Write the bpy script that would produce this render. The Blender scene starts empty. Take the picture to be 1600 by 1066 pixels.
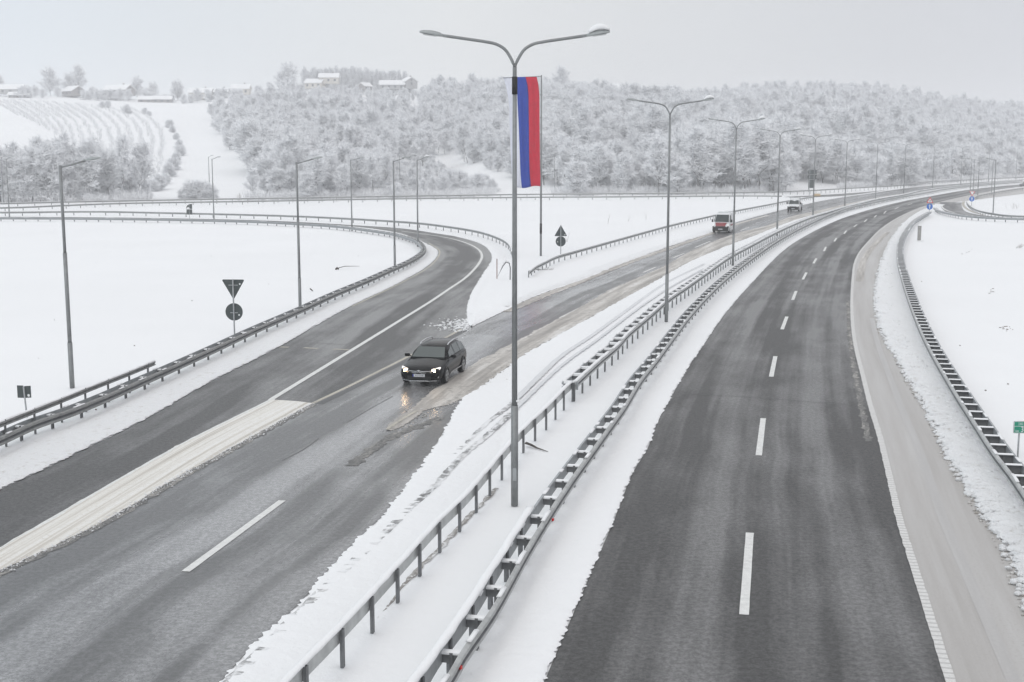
import bpy, bmesh, math, random
import numpy as np
from mathutils import Vector, Matrix, noise
R = math.radians
random.seed(7)
sc = bpy.context.scene
C = sc.collection
# ------------------------------------------------------------ camera
HC = 9.5; F = 1950.0; PIT = math.atan(289.0/F)
cam = bpy.data.cameras.new('camera'); camo = bpy.data.objects.new('camera', cam); C.objects.link(camo)
camo.location = (0, 0, HC); camo.rotation_euler = (math.pi/2-PIT, 0, 0)
cam.sensor_width = 36; cam.lens = F/1600*36; cam.clip_end = 6000; cam.clip_start = .5
sc.camera = camo
# ------------------------------------------------------------ light
w = bpy.data.worlds.new('World'); sc.world = w; w.use_nodes = True
SUN_EL, SUN_AZ = 42, 205
def build_world():
    nt = w.node_tree; nt.nodes.clear(); L = nt.links
    out = nt.nodes.new('ShaderNodeOutputWorld'); bg = nt.nodes.new('ShaderNodeBackground')
    sky = nt.nodes.new('ShaderNodeTexSky'); sky.sky_type = 'NISHITA'; sky.sun_disc = False
    sky.sun_elevation = R(SUN_EL); sky.sun_rotation = R(SUN_AZ)
    tc = nt.nodes.new('ShaderNodeTexCoord'); sep = nt.nodes.new('ShaderNodeSeparateXYZ')
    L.new(tc.outputs['Generated'], sep.inputs[0])
    cr = nt.nodes.new('ShaderNodeValToRGB'); e = cr.color_ramp.elements
    e[0].position = 0.0; e[0].color = (.80, .81, .82, 1)
    e[1].position = 1.0; e[1].color = (1.10, 1.09, 1.08, 1)
    a = e.new(.13); a.color = (.765, .785, .80, 1)
    a = e.new(.35); a.color = (.93, .94, .95, 1)
    L.new(sep.outputs['Z'], cr.inputs[0])
    # slow cloud deck variation, cooler to the west, duller to the east
    nz = nt.nodes.new('ShaderNodeTexNoise'); nz.inputs['Scale'].default_value = 2.2; nz.inputs['Detail'].default_value = 3
    L.new(tc.outputs['Generated'], nz.inputs['Vector'])
    mr = nt.nodes.new('ShaderNodeMapRange'); mr.inputs[1].default_value = .3; mr.inputs[2].default_value = .7
    mr.inputs[3].default_value = .95; mr.inputs[4].default_value = 1.05
    L.new(nz.outputs[0], mr.inputs[0])
    ew = nt.nodes.new('ShaderNodeValToRGB'); q = ew.color_ramp.elements
    q[0].position = .30; q[0].color = (.90, .965, 1.03, 1)
    q[1].position = .70; q[1].color = (.77, .765, .80, 1)
    m_ = q.new(.48); m_.color = (1.02, 1.015, 1.005, 1)
    ma = nt.nodes.new('ShaderNodeMath'); ma.operation = 'MULTIPLY_ADD'; ma.inputs[1].default_value = .5; ma.inputs[2].default_value = .5
    L.new(sep.outputs['X'], ma.inputs[0]); L.new(ma.outputs[0], ew.inputs[0])
    m1 = nt.nodes.new('ShaderNodeVectorMath'); m1.operation = 'MULTIPLY'
    L.new(cr.outputs[0], m1.inputs[0]); L.new(ew.outputs[0], m1.inputs[1])
    m2 = nt.nodes.new('ShaderNodeVectorMath'); m2.operation = 'SCALE'
    L.new(m1.outputs[0], m2.inputs[0]); L.new(mr.outputs[0], m2.inputs['Scale'])
    m3 = nt.nodes.new('ShaderNodeVectorMath'); m3.operation = 'SCALE'; m3.inputs['Scale'].default_value = 9.9
    L.new(m2.outputs[0], m3.inputs[0])
    mx = nt.nodes.new('ShaderNodeMix'); mx.data_type = 'RGBA'; mx.inputs[0].default_value = .97
    L.new(sky.outputs[0], mx.inputs[6]); L.new(m3.outputs[0], mx.inputs[7])
    L.new(mx.outputs[2], bg.inputs[0]); bg.inputs[1].default_value = .1
    L.new(bg.outputs[0], out.inputs[0])
build_world()
sl = bpy.data.lights.new('sun', 'SUN'); so = bpy.data.objects.new('sun', sl); C.objects.link(so)
sl.energy = .5; sl.angle = R(25); sl.color = (1, .97, .93)
so.rotation_euler = (R(90-SUN_EL), 0, R(180-SUN_AZ))
sc.view_settings.view_transform = 'Standard'; sc.view_settings.look = 'None'
sc.view_settings.exposure = 0.05; sc.view_settings.gamma = 1
try:
    sc.cycles.volume_bounces = 2; sc.cycles.max_bounces = 10; sc.cycles.transparent_max_bounces = 16
    sc.cycles.diffuse_bounces = 6; sc.cycles.glossy_bounces = 2
except Exception: pass
HAZE = .0007
# ------------------------------------------------------------ projection helpers (survey of the photo -> metres on the ground)
cp, sp = math.cos(PIT), math.sin(PIT)
def ray(px, py):
    u = -(py-533)/F
    return Vector(((px-800)/F, cp+u*sp, -sp+u*cp))
def G(px, py, z=0.0):
    d = ray(px, py); t = (z-HC)/d.z
    return Vector((d.x*t, d.y*t, z))
def P(v):
    y = v[1]; z = v[2]-HC
    dep = y*cp - z*sp; up = y*sp + z*cp
    return 800+F*v[0]/dep, 533-F*up/dep
def terr(X, Y):
    X = np.asarray(X, float); Y = np.asarray(Y, float)
    Ys = np.maximum(Y, 1.0)
    az = 800+1971*X/Ys
    Y0 = np.interp(az, [-200, 0, 400, 800, 1180, 1420, 1600, 1900], [232, 245, 268, 296, 316, 402, 548, 700])
    Yr = np.interp(az, [0, 400, 700, 1000, 1300, 1600, 1900], [735, 750, 770, 830, 920, 1050, 1150])
    rp = np.interp(az, [-200, 0, 100, 200, 300, 400, 470, 540, 600, 660, 720, 800, 870, 930, 1000, 1100, 1200, 1300, 1400, 1500, 1600, 1800],
                   [152, 150, 151, 156, 158, 150, 146, 146, 147, 148, 148, 146, 148, 154, 165, 162, 155, 150, 156, 172, 180, 186])
    zr = HC+(244-rp)*Yr/1971
    t = np.clip((Y-Y0)/(Yr-Y0), 0, 1)
    f = np.where(t < .12, t*t/.24, t-.06)/.94
    z = zr*f
    rel = (np.sin(X*.017+Y*.009+1.3)*np.sin(Y*.014-X*.006)*3.2+np.sin(X*.041-.7)*np.sin(Y*.033+X*.01)*1.1)*np.sin(np.pi*t)*np.clip((az-250)/200, .15, 1)
    z = z+rel
    # shallow valley behind the flag
    z = z-6.0*np.exp(-((az-690)/55)**2)*np.sin(np.pi*np.clip(t*1.3, 0, 1))
    z = np.where(Y > Yr, zr-(Y-Yr)*.05, z)
    return np.where(Y < Y0, 0, z)
def tz(x, y): return float(terr(x, y))
def GT(px, py):
    d = ray(px, py)
    Y = 150.0
    while Y < 1500:
        t = Y/d.y
        if HC+d.z*t <= tz(d.x*t, Y): break
        Y += 2.0
    t = Y/d.y
    return Vector((d.x*t, Y, tz(d.x*t, Y)))
# ------------------------------------------------------------ materials
M = {}
def nodes(name):
    m = bpy.data.materials.new(name); m.use_nodes = True; nt = m.node_tree
    return m, nt, nt.nodes['Principled BSDF'], nt.links
def tex(nt, kind='Noise', scale=5, detail=4, rough=.6, vec=None, mscale=None, coord='Object'):
    tc = nt.nodes.new('ShaderNodeTexCoord'); t = nt.nodes.new('ShaderNodeTex'+kind)
    t.inputs['Scale'].default_value = scale
    if kind == 'Noise':
        t.inputs['Detail'].default_value = detail; t.inputs['Roughness'].default_value = rough
    src = tc.outputs[coord]
    if mscale:
        mp = nt.nodes.new('ShaderNodeMapping'); mp.inputs['Scale'].default_value = mscale
        nt.links.new(src, mp.inputs[0]); src = mp.outputs[0]
    nt.links.new(src, t.inputs['Vector'])
    return t
def ramp(nt, src, stops):
    r = nt.nodes.new('ShaderNodeValToRGB'); e = r.color_ramp.elements
    while len(e) < len(stops): e.new(.5)
    for i, (p, c) in enumerate(stops):
        e[i].position = p; e[i].color = (c, c, c, 1) if isinstance(c, (int, float)) else (*c, 1)
    nt.links.new(src, r.inputs[0]); return r
def mixc(nt, fac, a, b, mode='MIX'):
    m = nt.nodes.new('ShaderNodeMix'); m.data_type = 'RGBA'; m.blend_type = mode
    for sock, v in ((0, fac), (6, a), (7, b)):
        if isinstance(v, (int, float)): m.inputs[sock].default_value = v if sock == 0 else (v, v, v, 1)
        elif isinstance(v, tuple): m.inputs[sock].default_value = (*v, 1)
        else: nt.links.new(v, m.inputs[sock])
    return m.outputs[2]
def bump(nt, b, src, strength, dist=.05, prev=None):
    bn = nt.nodes.new('ShaderNodeBump'); bn.inputs['Strength'].default_value = strength; bn.inputs['Distance'].default_value = dist
    nt.links.new(src, bn.inputs['Height'])
    if prev: nt.links.new(prev.outputs[0], bn.inputs['Normal'])
    nt.links.new(bn.outputs[0], b.inputs['Normal']); return bn
def simple(name, col, rough=.6, metal=0., var=.12, scale=3., bumpy=0.):
    m, nt, b, L = nodes(name)
    t = tex(nt, scale=scale, detail=5)
    r = ramp(nt, t.outputs[0], [(.3, tuple(c*(1-var) for c in col)), (.7, tuple(min(1, c*(1+var)) for c in col))])
    L.new(r.outputs[0], b.inputs['Base Color']); b.inputs['Roughness'].default_value = rough; b.inputs['Metallic'].default_value = metal
    if bumpy: bump(nt, b, t.outputs[0], bumpy, .02)
    M[name] = m; return m
def snow(name, col=(.885, .89, .895), dirt=None, dscale=1.5, dlo=.45, dhi=.62, bs=.5, bscale=2.5, fine=.35):
    m, nt, b, L = nodes(name)
    t1 = tex(nt, scale=bscale, detail=6, rough=.6); t2 = tex(nt, scale=14, detail=5, rough=.7)
    bb = bump(nt, b, t1.outputs[0], bs, .12); bump(nt, b, t2.outputs[0], fine, .03, bb)
    big = tex(nt, scale=.06, detail=4)
    r0 = ramp(nt, big.outputs[0], [(.35, tuple(c*.965 for c in col)), (.65, col)])
    c = r0.outputs[0]
    if dirt:
        td = tex(nt, scale=dscale, detail=8, rough=.72)
        rr = ramp(nt, td.outputs[0], [(dlo, 0.), (dhi, 1.)])
        c = mixc(nt, rr.outputs[0], c, dirt)
    L.new(c, b.inputs['Base Color']); b.inputs['Roughness'].default_value = .75
    b.inputs['Specular IOR Level'].default_value = .25
    M[name] = m; return m
snow('snow', bs=.25, fine=.12)
snow('snow_cap', bs=.3, bscale=6)
snow('snow_edge', bs=.45, bscale=3, fine=.4)
snow('snow_ploughed', dirt=(.62, .60, .57), dscale=4, dlo=.56, dhi=.70, bs=.8, bscale=3.5, fine=.9)
snow('slush_lump', col=(.74, .73, .71), dirt=(.42, .39, .35), dscale=3, dlo=.42, dhi=.62, bs=1., bscale=5)
def stretched(name, stops, us, vs, rough=.5, dotscale=0, dots=None, dlo=.6, dhi=.66, bs=.2, scale=1, alpha_edge=False, spec=.5):
    m, nt, b, L = nodes(name)
    t = tex(nt, scale=scale, detail=6, rough=.65, mscale=(us, vs, 1), coord='UV')
    r = ramp(nt, t.outputs[0], stops); c = r.outputs[0]
    if dots:
        td = tex(nt, scale=dotscale, detail=6, rough=.7)
        rr = ramp(nt, td.outputs[0], [(dlo, 0.), (dhi, 1.)]); c = mixc(nt, rr.outputs[0], c, dots)
    L.new(c, b.inputs['Base Color']); b.inputs['Roughness'].default_value = rough; b.inputs['Specular IOR Level'].default_value = spec
    tf = tex(nt, scale=9, detail=6, rough=.75); bump(nt, b, tf.outputs[0], bs, .03)
    M[name] = m; return m
stretched('gore_slush', [(.34, (.30, .285, .26)), (.42, (.58, .545, .49)), (.50, (.76, .74, .69)), (.66, (.85, .845, .83))], 4.5, .025, .7, 9, (.60, .56, .49), .5, .8, 1.)
stretched('edge_slush', [(.3, (.20, .185, .17)), (.43, (.36, .335, .305)), (.54, (.54, .51, .47)), (.66, (.74, .72, .695))], 1.5, .06, .5, 2.6, (.24, .225, .205), .53, .66, .6)
stretched('salted_shoulder', [(.32, (.36, .342, .322)), (.46, (.435, .418, .40)), (.56, (.475, .462, .447)), (.70, (.54, .53, .515))], 1.1, .03, .45, 14, (.36, .34, .315), .52, .75, .3)
stretched('shoulder_rut', [(.3, (.38, .368, .355)), (.5, (.425, .412, .40)), (.7, (.48, .468, .455))], 3, .1, .35, 12, (.5, .49, .47), .5, .8, .2)
stretched('tyre_track', [(.3, (.80, .81, .82)), (.46, (.74, .74, .74)), (.56, (.25, .25, .25)), (.7, (.14, .14, .14))], 2., .55, .7, 5, (.80, .81, .82), .5, .6, .5)
stretched('dirt_band', [(.3, (.16, .15, .14)), (.5, (.30, .28, .26)), (.62, (.80, .80, .79))], 3., .25, .7, 6, (.80, .80, .79), .52, .6, .6)
stretched('grit', [(.35, (.11, .11, .11)), (.5, (.19, .185, .175)), (.62, (.40, .38, .35))], 3., .6, .6, 9, (.06, .06, .06), .5, .6, .5)
stretched('faint_track', [(.3, (.80, .81, .82)), (.5, (.66, .67, .68)), (.7, (.80, .81, .82))], 3., .2, .7, bs=.5)
def asphalt(name, dark, light, rlo, rhi, us=.55, vs=.02, tr=.6, aggr=.42, streak=(.44, .56), bs=.5):
    m, nt, b, L = nodes(name)
    s1 = tex(nt, scale=1, detail=5, rough=.55, mscale=(us, vs, 1), coord='UV')
    s2 = tex(nt, scale=.35, detail=6, rough=.6, mscale=(1, .35, 1), coord='UV')
    mixs = mixc(nt, .3, s1.outputs[0], s2.outputs[0])
    r = ramp(nt, mixs, [(streak[0], 0.), (streak[1], 1.)])
    ag = tex(nt, scale=7, detail=9, rough=.95)
    agr = ramp(nt, ag.outputs[0], [(.45, 1-aggr), (.5, 1.), (.55, 1+aggr*1.3)])
    c = mixc(nt, r.outputs[0], dark, light)
    c = mixc(nt, 1.0, c, agr.outputs[0], 'MULTIPLY')
    L.new(c, b.inputs['Base Color'])
    rr = nt.nodes.new('ShaderNodeMapRange'); rr.inputs[3].default_value = rhi; rr.inputs[4].default_value = rlo
    L.new(r.outputs[0], rr.inputs[0]); L.new(rr.outputs[0], b.inputs['Roughness'])
    b.inputs['Specular IOR Level'].default_value = tr
    bump(nt, b, ag.outputs[0], bs, .02)
    M[name] = m; return m
asphalt('asphalt_damp', (.058, .0575, .057), (.135, .134, .133), .40, .60, us=.62, vs=.012, tr=.45)
asphalt('asphalt_wet', (.080, .080, .081), (.24, .24, .242), .12, .36, us=.5, vs=.010, tr=.7, bs=.28)
asphalt('asphalt_ramp', (.07, .0695, .069), (.15, .149, .148), .34, .55, us=.4, vs=.014, tr=.5)
simple('paint', (.70, .70, .68), .5, 0, .12, 6)
stretched('paint_worn', [(.3, (.33, .31, .27)), (.5, (.50, .47, .40)), (.7, (.60, .57, .50))], 2, .3, .6, 8, (.2, .19, .18), .56, .62)
m, nt, b, L = nodes('paint_salted')   # ribbed edge line crusted with grit
tb = tex(nt, kind='Wave', scale=1.35, coord='UV', mscale=(0, 1, 1)); tn = tex(nt, scale=12, detail=6, rough=.8)
tb.bands_direction = 'Y'
c = mixc(nt, ramp(nt, tn.outputs[0], [(.35, 0.), (.65, 1.)]).outputs[0], (.58, .57, .55), (.74, .735, .72))
c = mixc(nt, ramp(nt, tb.outputs[0], [(.05, .4), (.35, 1.)]).outputs[0], (.36, .35, .34), c)
L.new(c, b.inputs['Base Color']); b.inputs['Roughness'].default_value = .6; M['paint_salted'] = m
simple('crack_seal', (.028, .028, .03), .4, 0, .2, 8)
simple('galvanised', (.36, .375, .385), .5, .35, .16, 5)
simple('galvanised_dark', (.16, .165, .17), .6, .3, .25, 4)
simple('guardrail_face', (.44, .45, .445), .45, .3, .2, 3)
simple('guardrail_dull', (.24, .245, .24), .55, .3, .25, 3)
simple('pole_steel', (.25, .26, .262), .5, .4, .12, 6)
simple('lamp_housing', (.36, .38, .38), .45, .2, .1, 8)
simple('lamp_lens', (.55, .57, .57), .2, 0, .05)
simple('sign_back', (.055, .068, .068), .5, .2, .15, 4)
simple('sticker', (.75, .77, .77), .5, 0, .05)
simple('black_band', (.015, .015, .015), .5)
simple('flag_white', (.74, .76, .84), .8, 0, .04)
simple('flag_blue', (.018, .055, .36), .8, 0, .08)
simple('flag_red', (.58, .015, .045), .8, 0, .08)
simple('sign_green', (.0, .25, .155), .4, 0, .05)
simple('sign_white', (.75, .78, .77), .4, 0, .04)
simple('sign_red', (.58, .03, .04), .4, 0, .05)
simple('sign_blue', (.01, .13, .52), .4, 0, .05)
simple('reflector_red', (.65, .01, .01), .3)
simple('amber', (.62, .46, .28), .6)
simple('stake', (.20, .075, .055), .7)
simple('car_black', (.005, .005, .006), .2, 0, .2, 3); M['car_black'].node_tree.nodes['Principled BSDF'].inputs['Specular IOR Level'].default_value = .16
simple('car_grey_dirt', (.10, .10, .10), .5, 0, .3, 2)
simple('car_trim', (.010, .010, .010), .5)
simple('tyre', (.012, .012, .012), .75)
simple('chrome', (.62, .63, .64), .25, .8, .05)
simple('rim', (.42, .43, .44), .35, .6, .15, 10)
simple('van_white', (.72, .73, .74), .35, 0, .06, 2)
simple('van_red', (.24, .015, .022), .35)
simple('plate_white', (.62, .63, .66), .5)
simple('plate_blue', (.01, .03, .30), .5)
simple('concrete', (.30, .295, .28), .85, 0, .35, 9, .5)
simple('wood_dark', (.07, .06, .052), .9, 0, .3, 8)
simple('house_grey', (.42, .42, .42), .8, 0, .1, 1)
simple('house_brick', (.32, .30, .295), .8, 0, .2, 2)
simple('house_cream', (.62, .59, .54), .8, 0, .08, 1)
simple('window_dark', (.14, .15, .165), .2)
simple('bark', (.12, .113, .11), .9, 0, .35, 3)
simple('twig', (.40, .395, .395), .9, 0, .25, 3)
m, nt, b, L = nodes('frost')   # hoarfrost lets part of the light through
b.inputs['Base Color'].default_value = (.89, .90, .915, 1); b.inputs['Roughness'].default_value = .8
M['frost'] = m
simple('reed', (.22, .19, .17), .9, 0, .3, 8)
m, nt, b, L = nodes('car_glass'); b.inputs['Base Color'].default_value = (.05, .065, .062, 1); b.inputs['Roughness'].default_value = .08
b.inputs['Specular IOR Level'].default_value = .8; M['car_glass'] = m
m, nt, b, L = nodes('van_glass'); b.inputs['Base Color'].default_value = (.02, .03, .03, 1); b.inputs['Roughness'].default_value = .12; M['van_glass'] = m
def emis(name, col, s):
    m, nt, b, L = nodes(name); b.inputs['Base Color'].default_value = (.8, .8, .8, 1)
    b.inputs['Emission Color'].default_value = (*col, 1); b.inputs['Emission Strength'].default_value = s; M[name] = m
emis('headlight_lit', (1, .95, .88), .6)
emis('lowbeam', (1, .66, .36), 50.)
emis('van_lamp', (1, .97, .93), .2)
# ------------------------------------------------------------ mesh helpers
class MB:
    def __init__(s): s.v = []; s.f = []; s.mi = []; s.uv = {}
    def add(s, vs, fs, mi=0, mat=None):
        o = len(s.v)
        if mat is not None: vs = [mat @ Vector(v) for v in vs]
        s.v += [tuple(v) for v in vs]
        for f in fs: s.f.append(tuple(i+o for i in f)); s.mi.append(mi)
    def box(s, c, d, mi=0, rz=0., rx=0., mat=None, taper=1.):
        hx, hy, hz = d[0]/2, d[1]/2, d[2]/2
        vs = [Vector((sx*hx*(taper if sz > 0 else 1), sy*hy*(taper if sz > 0 else 1), sz*hz)) for sz in (-1, 1) for sx, sy in ((-1, -1), (1, -1), (1, 1), (-1, 1))]
        T = Matrix.Translation(c) @ Matrix.Rotation(rz, 4, 'Z') @ Matrix.Rotation(rx, 4, 'X')
        if mat is not None: T = mat @ T
        s.add(vs, [(3, 2, 1, 0), (4, 5, 6, 7), (0, 1, 5, 4), (1, 2, 6, 5), (2, 3, 7, 6), (3, 0, 4, 7)], mi, T)
    def tube(s, pts, rad, n=8, mi=0, cap=True, mat=None, flat=1.0):
        pts = [Vector(p) for p in pts]; rings = []
        vs = []; fs = []
        for i, p in enumerate(pts):
            a = pts[max(0, i-1)]; b_ = pts[min(len(pts)-1, i+1)]; t = (b_-a).normalized()
            ref = Vector((0, 0, 1)) if abs(t.z) < .92 else Vector((0, 1, 0))
            u = t.cross(ref).normalized(); v = u.cross(t).normalized()
            r = rad[i] if isinstance(rad, (list, tuple)) else rad
            for k in range(n):
                an = 2*math.pi*k/n+math.pi/n
                vs.append(p+u*math.cos(an)*r+v*math.sin(an)*r*flat)
        for i in range(len(pts)-1):
            for k in range(n):
                k2 = (k+1) % n; fs.append((i*n+k, i*n+k2, (i+1)*n+k2, (i+1)*n+k))
        if cap: fs.append(tuple(range(n-1, -1, -1))); fs.append(tuple(range((len(pts)-1)*n, len(pts)*n)))
        s.add(vs, fs, mi, mat)
    def loft(s, rings, mi=0, closed=True, cap=True, mat=None):
        n = len(rings[0]); vs = [v for r in rings for v in r]; fs = []
        for i in range(len(rings)-1):
            for k in range(n if closed else n-1):
                k2 = (k+1) % n; fs.append((i*n+k, i*n+k2, (i+1)*n+k2, (i+1)*n+k))
        if cap and closed: fs.append(tuple(range(n-1, -1, -1))); fs.append(tuple(range((len(rings)-1)*n, len(rings)*n)))
        s.add(vs, fs, mi, mat)
    def build(s, name, mats, parent=None, smooth=False, uvs=None):
        me = bpy.data.meshes.new(name); me.from_pydata(s.v, [], s.f)
        mats = mats if isinstance(mats, (list, tuple)) else [mats]
        for m_ in mats: me.materials.append(M[m_] if isinstance(m_, str) else m_)
        if len(mats) > 1: me.polygons.foreach_set('material_index', s.mi)
        if uvs is not None:
            ul = me.uv_layers.new(name='UVMap'); li = np.empty(len(me.loops), np.int32); me.loops.foreach_get('vertex_index', li)
            ul.data.foreach_set('uv', np.asarray(uvs, np.float32)[li].ravel())
        if smooth: me.polygons.foreach_set('use_smooth', [True]*len(me.polygons))
        me.update()
        o = bpy.data.objects.new(name, me); C.objects.link(o)
        if parent is not None: o.parent = parent
        return o
def tag(o, label=None, cat=None, group=None, kind=None):
    if label: o['label'] = label
    if cat: o['category'] = cat
    if group: o['group'] = group
    if kind: o['kind'] = kind
    return o
def thing(name, loc, label, cat, group=None, rz=0., rot=None):
    o = bpy.data.objects.new(name, None); o.empty_display_size = .3; C.objects.link(o); o.location = loc
    o.rotation_euler = rot or (0, 0, rz)
    return tag(o, label, cat, group)
def bevel(o, wd=.02, seg=2):
    m_ = o.modifiers.new('bevel', 'BEVEL'); m_.width = wd; m_.segments = seg; m_.limit_method = 'ANGLE'; m_.angle_limit = R(35); return o
def hn(x, y=0., z=0.): return noise.noise(Vector((x, y, z)))
# curves
def catmull(pts, sub=12):
    pts = [Vector(p) for p in pts]; q = [2*pts[0]-pts[1]]+pts+[2*pts[-1]-pts[-2]]; out = []
    for i in range(1, len(q)-2):
        p0, p1, p2, p3 = q[i-1:i+3]
        # centripetal parametrisation keeps unevenly spaced survey points smooth
        d1 = max((p1-p0).length, 1e-3)**.5; d2 = max((p2-p1).length, 1e-3)**.5; d3 = max((p3-p2).length, 1e-3)**.5
        t0 = 0; t1 = d1; t2 = t1+d2; t3 = t2+d3
        for k in range(sub):
            t = t1+(t2-t1)*k/sub
            A1 = p0*((t1-t)/(t1-t0))+p1*((t-t0)/(t1-t0)); A2 = p1*((t2-t)/(t2-t1))+p2*((t-t1)/(t2-t1)); A3 = p2*((t3-t)/(t3-t2))+p3*((t-t2)/(t3-t2))
            B1 = A1*((t2-t)/(t2-t0))+A2*((t-t0)/(t2-t0)); B2 = A2*((t3-t)/(t3-t1))+A3*((t-t1)/(t3-t1))
            out.append(B1*((t2-t)/(t2-t1))+B2*((t-t1)/(t2-t1)))
    out.append(pts[-1]); return out
def cw(px, z=0.0, sub=12): return catmull([G(a, b, z) for a, b in px], sub)
def resample(pts, ds):
    """ds: number or function of the point giving the step"""
    out = [pts[0].copy()]; acc = 0.; step = ds(pts[0]) if callable(ds) else ds
    for a, b in zip(pts, pts[1:]):
        L_ = (b-a).length; pos = 0.
        while acc+(L_-pos) >= step:
            pos += step-acc; acc = 0.; p = a.lerp(b, pos/L_); out.append(p); step = ds(p) if callable(ds) else ds
        acc += L_-pos
    return out
def normals(pts):
    ns = []
    for i in range(len(pts)):
        t = pts[min(len(pts)-1, i+1)]-pts[max(0, i-1)]; t.z = 0; t.normalize(); ns.append(Vector((t.y, -t.x, 0)))   # to the right of travel
    return ns
def fine(k=.006, lo=.12, hi=3.): return lambda p: min(hi, max(lo, p.y*k))
def ribbon(name, A, B, mat, z=0., label=None, cat=None, kind=None, nu=1, rag=0., parent=None, group=None, crown=0.):
    """surface between curve A and the nearest points of curve B"""
    bx = np.array([(p.x, p.y) for p in B]); vs = []; uv = []; fs = []; v = 0.; last = 0; prev = None
    for i, a in enumerate(A):
        d = (bx[:, 0]-a.x)**2+(bx[:, 1]-a.y)**2
        d[:last] = 1e9
        j = int(np.argmin(d)); last = j; b_ = B[j]
        if prev is not None: v += (a-prev).length
        prev = a; wdt = (b_-a).length
        r1 = hn(v*3, 5.)*rag+hn(v*.6, 9.)*rag; r2 = hn(v*3, 15.)*rag+hn(v*.6, 19.)*rag
        for k in range(nu+1):
            f = k/nu; p = a.lerp(b_, f)
            if wdt > 1e-4: p = p+(b_-a).normalized()*(r1 if k == 0 else r2 if k == nu else 0)
            vs.append((p.x, p.y, z+crown*math.sin(math.pi*f)*(1+.5*hn(v*2, f*9)))); uv.append((f*wdt, v))
        if i:
            for k in range(nu):
                o = (i-1)*(nu+1)+k; fs.append((o, o+1, o+nu+2, o+nu+1))
    m_ = MB(); m_.v = vs; m_.f = fs; m_.mi = [0]*len(fs)
    o = m_.build(name, mat, parent, True, uv)
    # make the faces look up
    me = o.data
    if sum(p.normal.z for p in me.polygons) < 0: me.flip_normals()
    return tag(o, label, cat, group, kind)
def strip(name, pts, width, mat, z=.01, side=0., rag=0., **k):
    ns = normals(pts)
    A = [p+n*(side-width/2) for p, n in zip(pts, ns)]; B = [p+n*(side+width/2) for p, n in zip(pts, ns)]
    vs = []; uv = []; fs = []; v = 0.
    for i, (a, b_) in enumerate(zip(A, B)):
        if i: v += (pts[i]-pts[i-1]).length; o = 2*i-2; fs.append((o, o+1, o+3, o+2))
        q = (b_-a).normalized()
        a = a+q*hn(v*2.5, 3.)*rag; b_ = b_+q*hn(v*2.5, 33.)*rag
        vs += [(a.x, a.y, z), (b_.x, b_.y, z)]; uv += [(0, v), (width, v)]
    m_ = MB(); m_.v = vs; m_.f = fs; m_.mi = [0]*len(fs); o = m_.build(name, mat, k.pop('parent', None), False, uv)
    if o.data.polygons and o.data.polygons[0].normal.z < 0: o.data.flip_normals()
    return tag(o, **k)
def berm(name, pts, side, width, h, rag, mat, kind='structure', lump=.3, freq=1.):
    """snow bank whose broken inner edge lies on the asphalt; side=+1 right of travel"""
    ns = normals(pts); rows = [(0, .006), (.05, .55), (.16, .9), (.45, 1.0), (width*.5, .7), (width*.8, .25), (width, 0)]
    m_ = MB(); v = 0.; n = len(rows)
    for i, (p, nn) in enumerate(zip(pts, ns)):
        if i: v += (p-pts[i-1]).length
        dist = max(1., p.y/40.)
        r = rag*(hn(v*7*freq, .3)+.8*hn(v*2.2*freq, 7.3)+.5*hn(v*17*freq, 2.2))
        for k, (o_, hh) in enumerate(rows):
            e = r*(1-min(1, o_/width*2)) if k < 4 else 0
            q = p+nn*side*(o_+e); l = 1+lump*hn(q.x*4*freq, q.y*4*freq, k)*2
            zz = .022 if k == 0 else (h*hh*l+.015*(1-o_/width) if hh > 0 else -.024)
            m_.v.append((q.x, q.y, zz))
        if i:
            for k in range(n-1):
                o = (i-1)*n+k; m_.f.append((o, o+1, o+n+1, o+n)); m_.mi.append(0)
    o = m_.build(name, mat, None, True)
    if sum(p_.normal.z for p_ in o.data.polygons) < 0: o.data.flip_normals()
    return tag(o, kind=kind)
# ------------------------------------------------------------ survey curves (photo 1600x1066)
RL = [(700, 1420), (800, 1185), (850, 1066), (893, 965), (930, 880), (965, 799), (987, 742), (1012, 700), (1025, 665), (1050, 618), (1065, 592), (1080, 567), (1100, 538), (1125, 501), (1150, 470), (1175, 442), (1213, 402), (1233, 385), (1255, 371), (1285, 355), (1315, 342), (1345, 332), (1375, 323.5), (1420, 313), (1437, 310), (1475, 303), (1512, 297), (1550, 292.5), (1600, 288), (1700, 281), (1800, 276.5)]
RR = [(1620, 1420), (1543, 1200), (1497, 1078), (1466, 984), (1437, 895), (1410, 810), (1396, 752), (1379, 684), (1364, 636), (1352, 590), (1341, 548), (1336, 520), (1333, 480), (1334, 440), (1337, 412), (1345, 394), (1360, 376), (1375, 360.5), (1394.5, 346), (1420, 332.5), (1444, 323), (1462, 318), (1487, 311.5), (1512, 306), (1544, 299.5), (1562, 296.5), (1600, 292), (1700, 284), (1800, 278.5)]
RS = [(1830, 1420), (1740, 1210), (1660, 1066), (1625, 985), (1598, 918), (1583, 880), (1563, 842), (1533, 800), (1515, 768), (1497, 740), (1474, 698), (1452, 650), (1427, 605), (1403, 563), (1383, 530), (1372, 498), (1368, 465), (1371, 437), (1378, 408), (1386, 389), (1397, 367), (1409, 352), (1424, 339), (1440, 329), (1462, 319.5)]
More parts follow.
